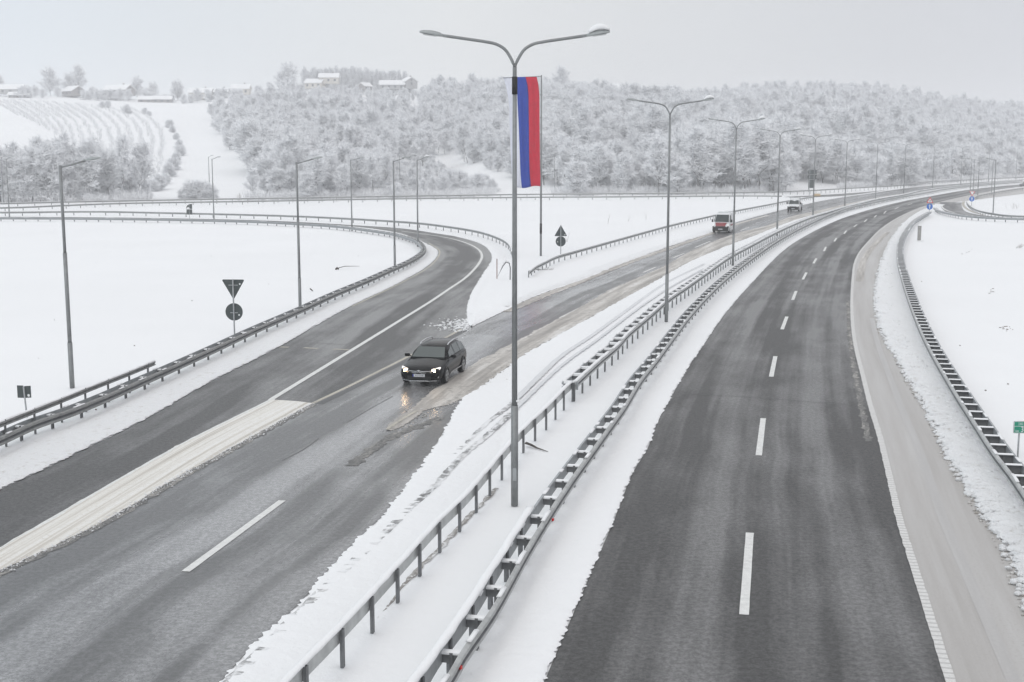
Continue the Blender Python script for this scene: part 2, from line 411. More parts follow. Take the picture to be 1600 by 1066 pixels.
RCEN = [(1120, 1500), (1148, 1160), (1158, 1020), (1162.5, 961), (1171, 833), (1185, 712), (1193, 654), (1205, 589), (1211.5, 557), (1222, 515), (1229.5, 495), (1238.5, 469), (1244, 455), (1254.5, 437), (1260, 426), (1271, 412), (1275.5, 404), (1287.5, 392.6), (1290.5, 386), (1303.5, 377.6), (1307, 372), (1319, 365.5), (1322.5, 360.6), (1334, 355), (1339, 351), (1350.5, 347), (1354.5, 343), (1366, 340), (1369.5, 336.5), (1381, 334), (1384.5, 330), (1400, 325), (1437, 315), (1487, 305), (1540, 297), (1600, 290)]
LR = [(-60, 1500), (120, 1290), (250, 1160), (345, 1064), (400, 1003), (462, 949), (506, 899), (556, 846), (602, 801), (619, 780), (650, 738), (675, 704), (700, 662), (712, 640), (724, 622), (750, 606), (775, 588), (812, 560), (850, 537), (925, 495), (975, 467), (1025, 439), (1075, 411), (1125, 389), (1175, 370), (1240, 345), (1300, 328), (1360, 312), (1420, 301.5), (1437, 298), (1475, 292.5), (1525, 287.5), (1600, 281.8), (1700, 276)]
LB = [(-900, 1500), (-500, 1180), (-300, 1066), (-150, 978), (0, 892), (31, 878), (140, 826), (203, 791), (281, 744), (375, 693), (430, 662), (492, 629), (550, 600), (600, 575), (630, 560), (695, 527), (720, 512), (735, 506), (757, 500), (775, 492), (812, 473), (850, 457), (900, 440), (950, 421), (1000, 402), (1050, 384), (1110, 364), (1150, 348), (1200, 334), (1255, 320.5), (1285, 314), (1321, 308), (1367, 301.5), (1400, 296.5), (1437, 292), (1475, 289), (1525, 285.3), (1600, 280.6), (1700, 275)]
GL = [(-900, 1420), (-300, 1028), (-150, 942), (0, 856), (78, 811), (156, 766), (250, 712), (312, 679), (375, 648), (423, 624)]
RAL = [(-700, 1240), (-400, 980), (-200, 862), (-80, 804), (0, 765), (75, 730), (125, 705), (194, 672), (250, 642), (322, 600), (405, 558), (450, 534), (500, 505), (550, 477.5), (600, 454), (637, 435), (668, 416), (682, 402), (683, 391), (668, 382), (645, 372), (620, 364), (575, 357), (525, 352.5), (470, 349.5), (400, 346.5), (300, 343.5), (150, 341.5), (0, 341), (-200, 342)]
RAR = [(-900, 1500), (-500, 1180), (-300, 1066), (-150, 978), (0, 892), (31, 878), (140, 826), (203, 791), (281, 744), (375, 693), (430, 662), (492, 629), (550, 600), (600, 575), (630, 560), (695, 527), (728, 508), (730, 490), (732, 473), (737.5, 457.5), (747.5, 440), (762, 417.5), (768, 405), (765, 392.5), (750, 381), (712, 370), (675, 364), (625, 357), (550, 352), (500, 349), (400, 344.5), (300, 341.5), (150, 339.5), (0, 339), (-200, 340)]
WL = [(423, 625), (480, 590), (560, 541), (625, 501), (675, 470), (700, 453), (725, 436), (741, 421), (750, 409), (753, 400), (747.5, 390), (730, 380.5), (700, 372), (670, 367), (650, 364.5), (625, 361)]
def pre(px, sub=10, z=0.): return cw(px, z, sub)
cRL, cRR, cRS, cLR, cLB, cGL, cRAL, cRAR = [pre(c) for c in (RL, RR, RS, LR, LB, GL, RAL, RAR)]
# ------------------------------------------------------------ ground sheet
def ground():
    xs = np.unique(np.concatenate([np.arange(-1300, -240, 20.), np.arange(-240, 420, 2.2), np.arange(420, 1500, 20.)]))
    ys = np.unique(np.concatenate([np.arange(-60, 12, 8.), np.arange(12, 130, 1.1), np.arange(130, 340, 2.5), np.arange(340, 1200, 7.), np.arange(1200, 1700, 40.)]))
    X, Y = np.meshgrid(xs, ys)
    Z = terr(X, Y)
    pts = []
    for c in (cRL, cRR, cRS, cLR, cLB, cRAL, cRAR): pts += [(p.x, p.y) for p in resample(c, 3.)]
    for c in (cw([(1469, 320), (1476, 330), (1506, 337), (1600, 342)]),): pts += [(p.x, p.y) for p in resample(c, 3.)]
    pts = np.array(pts); D = np.full(X.shape, 1e9); near = (Y < 620)
    XN, YN = X[near], Y[near]; dn = np.full(XN.shape, 1e9)
    for i in range(0, len(pts), 1):
        dn = np.minimum(dn, (XN-pts[i, 0])**2+(YN-pts[i, 1])**2)
    D[near] = dn; D = np.sqrt(D)
    mask = np.clip((D-9)/14, 0, 1)
    bumps = .16*np.sin(X*.11+1.1*np.sin(Y*.05))*np.sin(Y*.09+.8*np.sin(X*.07))+.05*np.sin(X*.61+Y*.23)*np.sin(Y*.47-X*.13)
    Z = Z-.02*(Z < .01)+bumps*mask
    ny, nx = X.shape
    co = np.stack([X, Y, Z], -1).reshape(-1, 3)
    idx = np.arange(ny*nx).reshape(ny, nx)
    q = np.stack([idx[:-1, :-1], idx[:-1, 1:], idx[1:, 1:], idx[1:, :-1]], -1).reshape(-1, 4)
    me = bpy.data.meshes.new('snow_ground'); me.vertices.add(len(co)); me.vertices.foreach_set('co', co.ravel())
    me.loops.add(len(q)*4); me.loops.foreach_set('vertex_index', q.ravel().astype(np.int32))
    me.polygons.add(len(q)); me.polygons.foreach_set('loop_start', np.arange(0, len(q)*4, 4, dtype=np.int32)); me.polygons.foreach_set('loop_total', np.full(len(q), 4, np.int32))
    me.materials.append(M['snow']); me.polygons.foreach_set('use_smooth', [True]*len(q)); me.update(calc_edges=True)
    o = bpy.data.objects.new('snow_ground', me); C.objects.link(o); tag(o, kind='structure')
ground()
# ------------------------------------------------------------ roads
f2 = fine(.006, .25, 3.)
ribbon('motorway_outbound', resample(cRL, f2), resample(cRR, f2), 'asphalt_damp', .0, kind='structure', nu=2)
ribbon('hard_shoulder', resample(cRR, f2), resample(cRS, f2), 'salted_shoulder', .004, kind='structure', nu=2)
ribbon('motorway_inbound', resample(cLB, f2), resample(cLR, f2), 'asphalt_wet', .0, kind='structure', nu=2)
ribbon('exit_ramp', resample(cRAL, f2), resample(cRAR, f2), 'asphalt_ramp', -.004, kind='structure', nu=2)
# on-ramp joining from behind the far guardrail, loop ramp on the right
A = cw([(1180, 306), (1240, 306.6), (1280, 305), (1330, 302), (1375, 298), (1420, 294)]); B = cw([(1180, 308), (1240, 308.6), (1290, 307.6), (1330, 305), (1375, 300.5), (1420, 296)])
ribbon('slip_road', resample(A, 2.), resample(B, 2.), 'asphalt_ramp', .006, kind='structure')
A = cw([(1468, 316), (1469, 321), (1472, 326), (1478, 331), (1488, 335), (1506, 338), (1537, 341), (1575, 343), (1640, 344), (1760, 344)])
B = cw([(1524, 305), (1508, 311), (1503, 317), (1503, 322.5), (1508, 330), (1519, 334), (1540, 337.2), (1575, 340), (1640, 341.3), (1760, 341.5)])
ribbon('loop_ramp', resample(A, 1.), resample(B, 1.), 'asphalt_ramp', .006, kind='structure', nu=2)
strip('loop_kerb_line', resample(cw([(1506, 315), (1505, 320), (1510, 326), (1522, 332), (1538, 336)]), 1.), .5, 'paint_worn', .02, kind='structure')
strip('loop_edge_line', resample(cw([(1471, 319.5), (1473, 325), (1482, 330), (1492, 332.5)]), 1.), .35, 'paint', .02, kind='structure')
# slush and salt on the asphalt
ribbon('gore_slush', resample(cGL, fine(.005, .2)), resample(cLB, fine(.005, .2)), 'gore_slush', .012, kind='structure', nu=4, rag=.05, crown=.03) if False else None
def cut(c, lo, hi): return [p for p in c if lo <= p.y <= hi]
yg = G(423, 624).y
ribbon('gore_slush', [p for p in resample(cGL, .3)], [p for p in resample(cLB, .3) if p.x < G(491, 629).x], 'gore_slush', .010, kind='structure', nu=6, rag=.07, crown=.035)
ge = [p for p in resample(cLB, .25) if p.x < G(488, 630).x]
strip('gore_grit', ge, .30, 'grit', .0075, side=.12, kind='structure', rag=.16)
strip('gore_edge_line', resample(cGL, .5), .22, 'paint', .016, side=.1, kind='structure', rag=.03)
SA = cw([(603, 673), (612, 660), (640, 640), (690, 601), (745, 566), (800, 537), (850, 510), (900, 484), (950, 455), (995, 435), (1040, 415), (1075, 395), (1115, 377.5), (1150, 365), (1200, 352), (1240, 337.5), (1270, 331), (1315, 320.5), (1360, 311), (1420, 301)])
SB = cw([(607, 675), (634, 664), (652, 650), (672, 639), (700, 633), (716, 629), (726, 620), (750, 606), (775, 588), (812, 560), (850, 537), (925, 495), (975, 467), (1025, 439), (1075, 411), (1125, 389), (1175, 370), (1240, 345), (1300, 328), (1360, 312), (1420, 301.8)])
ribbon('edge_slush', resample(SA, fine(.004, .15)), resample(SB, fine(.004, .15)), 'edge_slush', .012, kind='structure', nu=4, rag=.13, crown=.025)
strip('slush_line', resample(cw([(605, 672.5), (628, 657), (652, 643)]), .3), .13, 'paint_worn', .045, kind='structure', rag=.03)
strip('slush_smear', resample(cw([(548, 728), (580, 704), (615, 681), (650, 668), (690, 652)]), .15), .38, 'edge_slush' if False else 'grit', .010, kind='structure', rag=.28)
# clean snow over the inbound shoulder is the LR berm; dirty fringe on its north side
strip('slush_fringe', resample(cw([(790, 487), (812, 478), (850, 462), (900, 443), (950, 423), (1000, 404), (1050, 387), (1100, 369), (1150, 351), (1200, 337)]), fine(.004, .2)), .75, 'edge_slush', .013, kind='structure', rag=.35)
strip('shoulder_grit', resample(cw([(1357, 690), (1343, 620), (1332, 560), (1326, 500), (1325, 470)]), .3), .22, 'grit', .008, kind='structure', rag=.2)
strip('far_shoulder_grit', resample(cw([(1343, 440), (1349, 408), (1365, 385), (1387, 363)]), .4), .6, 'edge_slush', .020, kind='structure', rag=.4)
# tyre marks pressed through the salt film of the shoulder
for off_ in (1.05, 2.45):
    ns_ = normals(cRR); c_ = [p+n*off_ for p, n in zip(cRR, ns_) if p.y < 75]
    strip('shoulder_tyre_mark', resample(c_, .4), .26, 'shoulder_rut', .0085, kind='structure', rag=.10)
# lines
strip('edge_line_outbound', resample(cRR, f2), .19, 'paint_salted', .0125, side=-.08, kind='structure', rag=.03)
lb2 = [p for p in resample(cw([(488, 631), (550, 601.5), (600, 576.5), (630, 561.5), (695, 528.5), (722, 514)]), .4)]
strip('worn_edge_line', lb2, .18, 'paint_worn', .010, kind='structure', rag=.05)
strip('wet_gutter', lb2, .30, 'crack_seal', .005, side=.30, kind='structure', rag=.16)
strip('ramp_line', resample(cw(WL), fine(.005, .2)), .24, 'paint', .010, kind='structure', rag=.015)
strip('ramp_inner_line', resample(cw([(550, 479), (600, 455.5), (637, 437), (668, 419), (684, 403), (686, 391), (670, 380)]), .4), .16, 'paint_worn', .010, kind='structure', rag=.04)
def dash(px, width=.2, mat='paint'):
    strip('lane_dash', resample(cw(px, sub=4), .5)+[G(*px[-1])], width, mat, .010, kind='structure', rag=.01)
for a in ([(1162.5, 961), (1171.5, 833)], [(1185.5, 712), (1192.5, 654)], [(1205, 589), (1211.5, 557)], [(1222, 515), (1229.5, 495)], [(1238.5, 469), (1244, 455)], [(1254.5, 437), (1260, 426)], [(1271, 412), (1275.5, 404)], [(1287.5, 392.6), (1290.5, 386)], [(1303.5, 377.6), (1307, 372)], [(1319, 365.5), (1322.5, 360.6)], [(1334, 355), (1339, 351)], [(1350.5, 347), (1354.5, 343)], [(1366, 340), (1369.5, 336.5)], [(1381, 334), (1384.5, 330)], [(1398, 327), (1404, 324)], [(1418, 320.7), (1425, 318.4)], [(1440, 315), (1448, 313)]): dash(a)
dash([(290, 893.5), (441, 782.5)], .21)
for a in ([(875, 497), (907, 481)], [(950, 455), (975, 444)], [(1005, 426), (1025, 417.5)], [(1052, 403), (1069, 396)], [(1086, 387), (1110, 377)], [(1157, 360.5), (1171, 355)]): dash(a, .18)
for a in ([(437, 542.5), (451, 543)], [(475, 543.6), (497, 545.2)], [(521, 545.8), (545, 547)]): dash(a, .28, 'paint_worn')
for px in ([(1052, 617), (1150, 620.5), (1230, 626), (1343, 635)], [(1055, 619), (1150, 622), (1230, 627.5), (1343, 636.5)]):
    pass
strip('joint_seal', resample(cw([(1052, 615), (1150, 619.5), (1230, 625.5), (1343, 634)]), .5), .05, 'crack_seal', .006, kind='structure', rag=.03)
strip('joint_seal', resample(cw([(432, 533.5), (480, 535.5), (545, 539)]), .5), .05, 'crack_seal', .006, kind='structure', rag=.03)
strip('road_crack', resample(cw([(541, 661), (580, 638), (618, 617)]), .4), .035, 'crack_seal', .006, kind='structure', rag=.04)
strip('road_crack', resample(cw([(441, 720), (475, 702), (500, 684)]), .4), .035, 'crack_seal', .006, kind='structure', rag=.04)
strip('road_crack', resample(cw([(622, 482), (650, 465), (690, 440)]), .4), .04, 'crack_seal', .006, kind='structure', rag=.04)
# snow banks along the asphalt (inner edge ragged)
b1 = fine(.0035, .055, 2.)
berm('snow_bank', resample(cRL, b1), -1, 2.2, .06, .085, 'snow_edge', lump=.15, freq=1.3)
berm('snow_bank', resample(cRS, b1), 1, 2.1, .10, .26, 'snow_ploughed', lump=.6, freq=.9)
berm('snow_bank', resample(cRAL, b1), -1, 2.3, .05, .12, 'snow_ploughed', lump=.5, freq=1.3)
berm('snow_bank', resample(cLR, b1), 1, 2.2, .035, .11, 'snow_edge', lump=.25, freq=1.1)
nose = cw([(731, 492), (731, 475), (737.5, 457.5), (747.5, 440), (762, 417.5), (769, 405), (765, 392.5), (750, 381), (712, 370), (675, 364), (625, 357), (550, 352), (500, 349), (400, 344.5), (200, 340.5), (0, 339)])
berm('snow_bank', resample(nose, b1), 1, 1.4, .06, .12, 'snow_edge', lump=.3)
nA = resample(cw([(736, 511), (730, 503), (729.5, 494), (731, 475), (737.5, 457.5), (747.5, 440), (760, 420)]), .15)
nB = resample(cw([(738, 511), (757, 501), (775, 492.5), (812, 474), (850, 458), (900, 441), (960, 418)]), .15)
ribbon('snow_nose', nA, nB, 'snow_edge', .016, kind='structure', nu=14, rag=.10, crown=.09)
cLBf = [p for p in cLB if p.y > G(800, 481).y]
berm('snow_bank', resample(cLBf, b1), -1, 1.6, .07, .2, 'snow_ploughed', lump=.4)
cRRf = [p for p in cRR if p.y > G(1541, 300).y]
berm('snow_bank', resample(cRRf, b1), 1, 1.2, .07, .2, 'snow_edge', lump=.3)
# tyre ruts in the snow of the inbound shoulder
t1 = [(300, 1120), (345, 1078), (400, 1027), (462, 965), (534, 896), (587, 849), (637, 799), (675, 765), (725, 712), (760, 683), (800, 645)]
t2 = [(656, 780), (675, 745), (700, 718), (725, 697), (760, 663), (800, 631), (875, 559), (925, 525), (987, 480), (1037, 445)]
strip('tyre_rut', resample(cw(t1), .2), .24, 'tyre_track', .044, kind='structure', rag=.06)
strip('tyre_rut', resample(cw(t2[:7]), .2), .20, 'tyre_track', .034, kind='structure', rag=.06)
strip('tyre_rut', resample(cw([(800, 631), (875, 559), (925, 525), (987, 480), (1037, 445), (1100, 413)]), .3), .26, 'faint_track', .040, kind='structure', rag=.08)
strip('tyre_rut', resample(cw([(800, 645), (880, 570), (930, 534), (990, 488), (1040, 454), (1100, 420)]), .3), .18, 'faint_track', .043, kind='structure', rag=.08)
# ploughed lumps
def lumps(name, fn, n, smin, smax, mat):
    mb = MB(); ico = bmesh.new(); bmesh.ops.create_icosphere(ico, subdivisions=1, radius=1)
    iv = [v.co.copy() for v in ico.verts]; ifs = [[v.index for v in f.verts] for f in ico.faces]
    rnd = random.Random(hash(len(name)) % 99)
    for i in range(n):
        p = fn(rnd); s = smin+(smax-smin)*rnd.random()**3; q = rnd.random()*99
        vs = [(p.x+v.x*s*(1+.5*hn(v.x*2+q, v.y*2, v.z))*1.2, p.y+v.y*s*(1+.5*hn(v.x+q, v.y*2, v.z*2)), p.z+v.z*s*.75*(1+.4*hn(v.x, v.y+q, v.z))) for v in iv]
        mb.add(vs, ifs)
    ico.free()
    return tag(mb.build(name, mat, None, True), kind='stuff')
rsn = resample(cRS, .25); rn = normals(rsn)
nearidx = [i for i, p in enumerate(rsn) if 12 < p.y < 150]
def along(rnd, a, b_, z=.06):
    i = rnd.choice(nearidx); g = rnd.gauss(0, 1); wv = hn(i*.03)*.5
    return rsn[i]+rn[i]*(a+(b_-a)*rnd.random()**1.4+wv*.2)+Vector((0, 0, z*rnd.random()+.02))
o = lumps('snow_chunks', lambda r: along(r, -.12, 1.1), 5200, .015, .11, 'snow_ploughed'); tag(o, 'broken lumps of ploughed snow along the right hard shoulder', 'snow lumps')
o = lumps('grey_slush_chunks', lambda r: along(r, -.2, .35, .01), 2600, .012, .05, 'slush_lump'); tag(o, 'small grey slush crumbs at the edge of the right shoulder', 'slush')
sbn = resample(SB, .2); sb2 = [p for p in sbn if p.y < 110]
o = lumps('inner_slush_chunks', lambda r: r.choice(sb2)+Vector((r.gauss(0, .22), r.gauss(0, .22), .02)), 1500, .01, .05, 'slush_lump'); tag(o, 'slush crumbs beside the black car on the inbound lanes', 'slush')
nz_ = [G(730+random.random()*-45, 508+random.random()*8) for _ in range(200)]
o = lumps('gore_crumbs', lambda r: (lambda p: p+Vector((r.gauss(.05, .1), r.gauss(0, .1), .02)))(r.choice(ge)), 1800, .008, .035, 'snow_ploughed'); tag(o, 'dirty snow crumbs along the edge of the pale painted wedge', 'snow crumbs')
o = lumps('scattered_snow_clods', lambda r: G(732-abs(r.gauss(0, 26)), 510+r.gauss(0, 5)-r.random()*4)+Vector((0, 0, .02)), 420, .012, .09, 'snow_edge'); tag(o, 'snow clods scattered on the asphalt at the tip of the snowy nose', 'snow clods')
# ------------------------------------------------------------ guardrails
WB = [(-.02, -.155), (.0, -.155), (.06, -.125), (.075, -.08), (.06, -.045), (-.005, 0.), (.06, .045), (.075, .08), (.06, .125), (.0, .155), (-.02, .155)]
def wrail(name, pts, side, mat, parent):
    mb = MB(); sweep(mb, pts, WB, side); n = len(WB)
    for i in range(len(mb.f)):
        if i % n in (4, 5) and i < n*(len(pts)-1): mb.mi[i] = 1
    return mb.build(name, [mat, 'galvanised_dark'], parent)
def sweep(mb, pts, prof, side=1, closed=True, mi=0, zf=None, of=None):
    ns = normals(pts); rings = []
    for i, (p, n) in enumerate(zip(pts, ns)):
        rings.append([(p.x+n.x*side*a, p.y+n.y*side*a, p.z+z_) for a, z_ in prof])
    mb.loft(rings, mi, closed, True)
def caprow(mb, pts, off, side, wdt, h, gapf=.0, seed=0., z0=.155):
    ns = normals(pts); rings = []; s = 0.
    prof = [(-.5, -.005), (.5, -.005), (.52, .35), (.3, .85), (0, 1.), (-.3, .85), (-.52, .35)]
    def flush():
        if len(rings) > 1: mb.loft(rings, 0, True, True)
        rings.clear()
    for i, (p, n) in enumerate(zip(pts, ns)):
        if i: s += (p-pts[i-1]).length
        a = hn(s*.9, seed, 2.)+.4*hn(s*3.1, seed, 8.)
        if a < gapf: flush(); continue
        hh = h*(.8+.5*hn(s*1.7, seed)+.2*hn(s*5, seed)); ww = wdt*(1+.25*hn(s*2.3, seed+4))
        c = off+.02*hn(s*1.1, seed+9)
        rings.append([(p.x+n.x*side*(c+x*ww), p.y+n.y*side*(c+x*ww), p.z+z0+y*hh) for x, y in prof])
    flush()
def post_mesh():
    mb = MB()
    for c, d in (((0, 0, 0), (.008, .10, 1.)), ((.026, .046, 0), (.05, .008, 1.)), ((.026, -.046, 0), (.05, .008, 1.))): mb.box(c, d)
    return mb
def guardrail(label, pts, side=1, postoff=None, ssn=.055, spacing=1.75, zc=.6, back=0., spacer=True, snowh=.05, gap=-.3, cap_w=.1, near=True, group=None, postbase=0., under=False, backz=0., skip_posts=False, darkbox=True, seed=0., box_h=.16, capback=True, face='guardrail_face'):
    """pts: beam centre line (z=zc). side=+1 face on the right of travel; back = offset of a second beam behind"""
    p0 = pts[0]
    t = thing('guardrail', (p0.x, p0.y, 0), label, 'guardrail', group)
    T = Vector((p0.x, p0.y, 0))
    pts = [p-T for p in pts]
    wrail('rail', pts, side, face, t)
    ns = normals(pts)
    if back:
        bp = [p-n*side*back+Vector((0, 0, backz)) for p, n in zip(pts, ns)]
        mb = MB(); sweep(mb, bp, WB, -side); mb.build('rail', 'galvanised', t)
        if capback:
            mb = MB(); caprow(mb, bp, 0, side, cap_w, snowh, gap, seed+3.); mb.build('snow_cap', 'snow_cap', t, True) if mb.v else None
    mb = MB(); caprow(mb, pts, 0, side, cap_w, snowh, gap, seed); mb.build('snow_cap', 'snow_cap', t, True) if mb.v else None
    sp_ = resample(pts, spacing); sn = normals(sp_); cnt = 0
    rest = MB(); restb = MB(); restc = MB(); pm = None; bm_ = None; cm = None
    for i, (p, n) in enumerate(zip(sp_, sn)):
        ang = math.atan2(n.y*side, n.x*side); off = -.10 if not back else -back/2
        if postoff is not None: off = postoff
        top = zc+.13
        T2 = Matrix.Translation((p.x+n.x*side*off, p.y+n.y*side*off, (top+postbase)/2)) @ Matrix.Rotation(ang, 4, 'Z') @ Matrix.Diagonal((1.1, 1.1, top-postbase, 1))
        if not skip_posts:
            if i < 100:
                if pm is None: pm = post_mesh().build('post', 'galvanised_dark', t)
                else: q = pm.copy(); C.objects.link(q); pm_ = q; q.parent = t; q.matrix_local = T2
                if i == 0: pm.matrix_local = T2
            else:
                m0 = post_mesh(); rest.add(m0.v, m0.f, 0, T2)
        if spacer and back:
            L_ = back-.04
            T3 = Matrix.Translation((p.x-n.x*side*back/2, p.y-n.y*side*back/2, zc+backz/2)) @ Matrix.Rotation(ang, 4, 'Z')
            if i < 100:
                if bm_ is None:
                    m0 = MB(); m0.box((0, 0, 0), (L_, .012, box_h)); m0.box((0, .05, box_h/2), (L_, .10, .012)); m0.box((0, .05, -box_h/2), (L_, .10, .012))
                    bm_ = m0.build('spacer', 'galvanised_dark', t); bm_.matrix_local = T3
                    m0 = MB(); m0.box((0, .04, box_h/2+.008+ssn/2), (L_, .17, ssn)); cm = bevel(m0.build('spacer_snow', 'snow_cap', t), .02, 2); cm.matrix_local = T3
                else:
                    for s_ in (bm_, cm): q = s_.copy(); C.objects.link(q); q.parent = t; q.matrix_local = T3
            else:
                restb.box((0, 0, 0), (L_, .012, box_h), mat=T3); restc.box((0, .04, box_h/2+.008+ssn/2), (L_, .17, ssn), mat=T3)
    if rest.v: tag(rest.build('far_posts', 'galvanised_dark', t), kind='stuff')
    if restb.v: tag(restb.build('far_spacers', 'galvanised_dark', t), kind='stuff'); tag(restc.build('far_spacer_snow', 'snow_cap', t), kind='stuff')
    return t
gf = fine(.008, .3, 4.)
def gpts(px, z, fn=gf): return resample(cw(px, z), fn)
# median, near single beam (seen from behind)
mlp = gpts([(330, 1200), (400, 1127), (462, 1061), (541, 980), (625, 888), (687.5, 819), (725, 783), (741, 765), (785, 712.5), (812.5, 680), (852.5, 642.5), (885, 609), (893, 602)], .62)
g = guardrail('near single-beam guardrail of the median seen from behind, left of the big lamp post', mlp, side=-1, spacing=1.75, zc=.62, snowh=.06, gap=-1, cap_w=.16, group='motorway guardrails', seed=1.)
e0 = mlp[-1]-Vector((g.location.x, g.location.y, 0)); mb = MB(); mb.box((e0.x+.14, e0.y+.02, .62), (.34, .03, .31), rz=R(-38)); mb.build('end_plate', 'galvanised', g)
strip('bare_ground', resample(cw([(330, 1200), (462, 1078), (544, 1001), (594, 958), (634, 911), (687, 858), (735, 806), (780, 760)]), .25), .13, 'dirt_band', .0, side=-.02, kind='structure', rag=.12)
# median, far part facing the inbound lanes
ml2 = gpts([(898, 603), (915, 587), (937, 567), (965, 543), (980, 526), (1015, 496), (1045, 470), (1075, 449.5), (1110, 424.5), (1140, 403.5), (1175, 384.5), (1210, 366), (1240, 352), (1270, 340), (1294, 333), (1320, 325), (1348, 318), (1367.6, 313), (1412.5, 305), (1437.5, 299), (1475, 293.5), (1512.5, 289.5), (1600, 282)], .62)
guardrail('double-sided guardrail of the median beyond the single beam, facing the oncoming lanes', ml2, side=1, spacing=1.75, zc=.62, back=.45, snowh=.07, gap=-.25, cap_w=.14, group='motorway guardrails', seed=2., box_h=.13, postoff=-.04, ssn=.11)
# median, beam facing the outbound lanes
mr = gpts([(560, 1260), (640, 1150), (700, 1068), (722, 1030), (769, 962), (822, 867.5), (862.5, 801), (895, 752), (925, 710), (950, 675), (975, 640), (1000, 599), (1025, 567), (1050, 533), (1075, 499.5), (1100, 471), (1125, 446), (1150, 424.5), (1182.5, 400), (1210, 381), (1240, 363.5), (1270, 348.5), (1300, 335), (1330, 324.5), (1360, 318), (1400, 309.5), (1437.5, 303.5), (1475, 296.5), (1512.5, 291.5), (1550, 288.3), (1600, 284.3), (1700, 277)], .55)
g = guardrail('long guardrail of the median facing the dark outbound lanes on the right', mr, side=1, spacing=1.75, zc=.55, back=.42, snowh=.04, gap=.1, cap_w=.1, group='motorway guardrails', seed=3., capback=True, box_h=.15)
T = Vector((g.location.x, g.location.y, 0))
mrb = gpts([(540, 1220), (620, 1115), (659, 1061), (712.5, 986), (775, 889), (831, 799)], .66)
mb = MB(); sweep(mb, [p-T for p in mrb], WB, -1); mb.build('raised_back_rail', 'galvanised', g)
mb = MB(); caprow(mb, [p-T for p in mrb], 0, -1, .18, .08, -1, 4.); mb.build('raised_rail_snow', 'snow_cap', g, True)
for i, p in enumerate(resample(mrb, 1.75)):
    mb = MB(); mb.box((p.x-T.x+.03, p.y-T.y, .37), (.1, .06, .76), rz=R(-30)); mb.build('tall_post', 'galvanised_dark', g)
for px, py in ((717, 1043), (862, 812)):
    q = G(px, py, .55)-T; mb = MB(); mb.box((q.x+.03, q.y, .55), (.04, .06, .06), rz=R(-30)); mb.build('reflector', 'reflector_red', g)
# right-hand guardrail
rg = gpts([(1800, 1080), (1680, 900), (1640, 838), (1600, 777), (1581, 749), (1553, 712), (1525, 669), (1497, 625), (1480, 596.6), (1459, 560), (1445, 533), (1430, 498), (1418, 465), (1408, 432), (1403, 412), (1402, 397), (1404, 380), (1412.5, 362.5), (1425, 347), (1437.5, 338.5), (1450, 332)], .5)
guardrail('curved guardrail on the far right beside the salted hard shoulder', rg, side=-1, spacing=1.3, zc=.5, back=.5, snowh=.03, gap=.05, cap_w=.09, group='motorway guardrails', seed=5., box_h=.27, ssn=.03)
# left ramp, inner double guardrail with raised near beam
ri = gpts([(-250, 793), (-120, 740), (0, 690), (56, 664.6), (112.6, 645), (169, 622), (225, 597), (281.5, 571.7), (338, 546), (400, 517), (475, 484), (525, 461), (575, 440), (612.5, 423), (637.5, 412), (655, 402), (664, 394), (664, 387), (655, 378), (637, 371.5), (615, 366), (575, 360), (525, 354), (470, 350.5), (400, 347), (250, 343.5), (150, 342.3), (0, 341.3), (-150, 341.5)], .4)
g = guardrail('double guardrail bordering the left exit ramp, beside the snow field with the lamp posts', ri, side=1, spacing=1.9, zc=.4, back=.4, snowh=.04, gap=.1, cap_w=.09, group='motorway guardrails', seed=6., box_h=.12, face='guardrail_dull')
T = Vector((g.location.x, g.location.y, 0))
rb = gpts([(-250, 752), (-120, 706), (0, 664), (28, 653), (84, 631), (141, 608), (197, 586), (243, 567)], .78)
mb = MB(); sweep(mb, [p-T for p in rb], [(a*.8, z_*.62) for a, z_ in WB], 1); mb.build('raised_back_rail', 'guardrail_dull', g)
mb = MB(); caprow(mb, [p-T for p in rb], -.02, 1, .13, .07, -1, 7., z0=.09); mb.build('raised_rail_snow', 'snow_cap', g, True)
for p in resample(rb, 1.9):
    mb = MB(); mb.box((p.x-T.x, p.y-T.y, .45), (.1, .07, .92), rz=R(-65)); mb.build('tall_post', 'galvanised_dark', g)
# left ramp, outer guardrail
ro = gpts([(-150, 333), (0, 332.5), (145, 331.2), (250, 333), (400, 336.5), (450, 338), (500, 340), (575, 344), (650, 349), (700, 355), (737.5, 361), (762, 367), (787.5, 377.5), (797, 386), (799.5, 396)], .55)
guardrail('thin guardrail curving round the outside of the left exit ramp', ro, side=1, spacing=2.6, zc=.55, snowh=.04, gap=-.6, cap_w=.12, group='motorway guardrails', seed=8.)
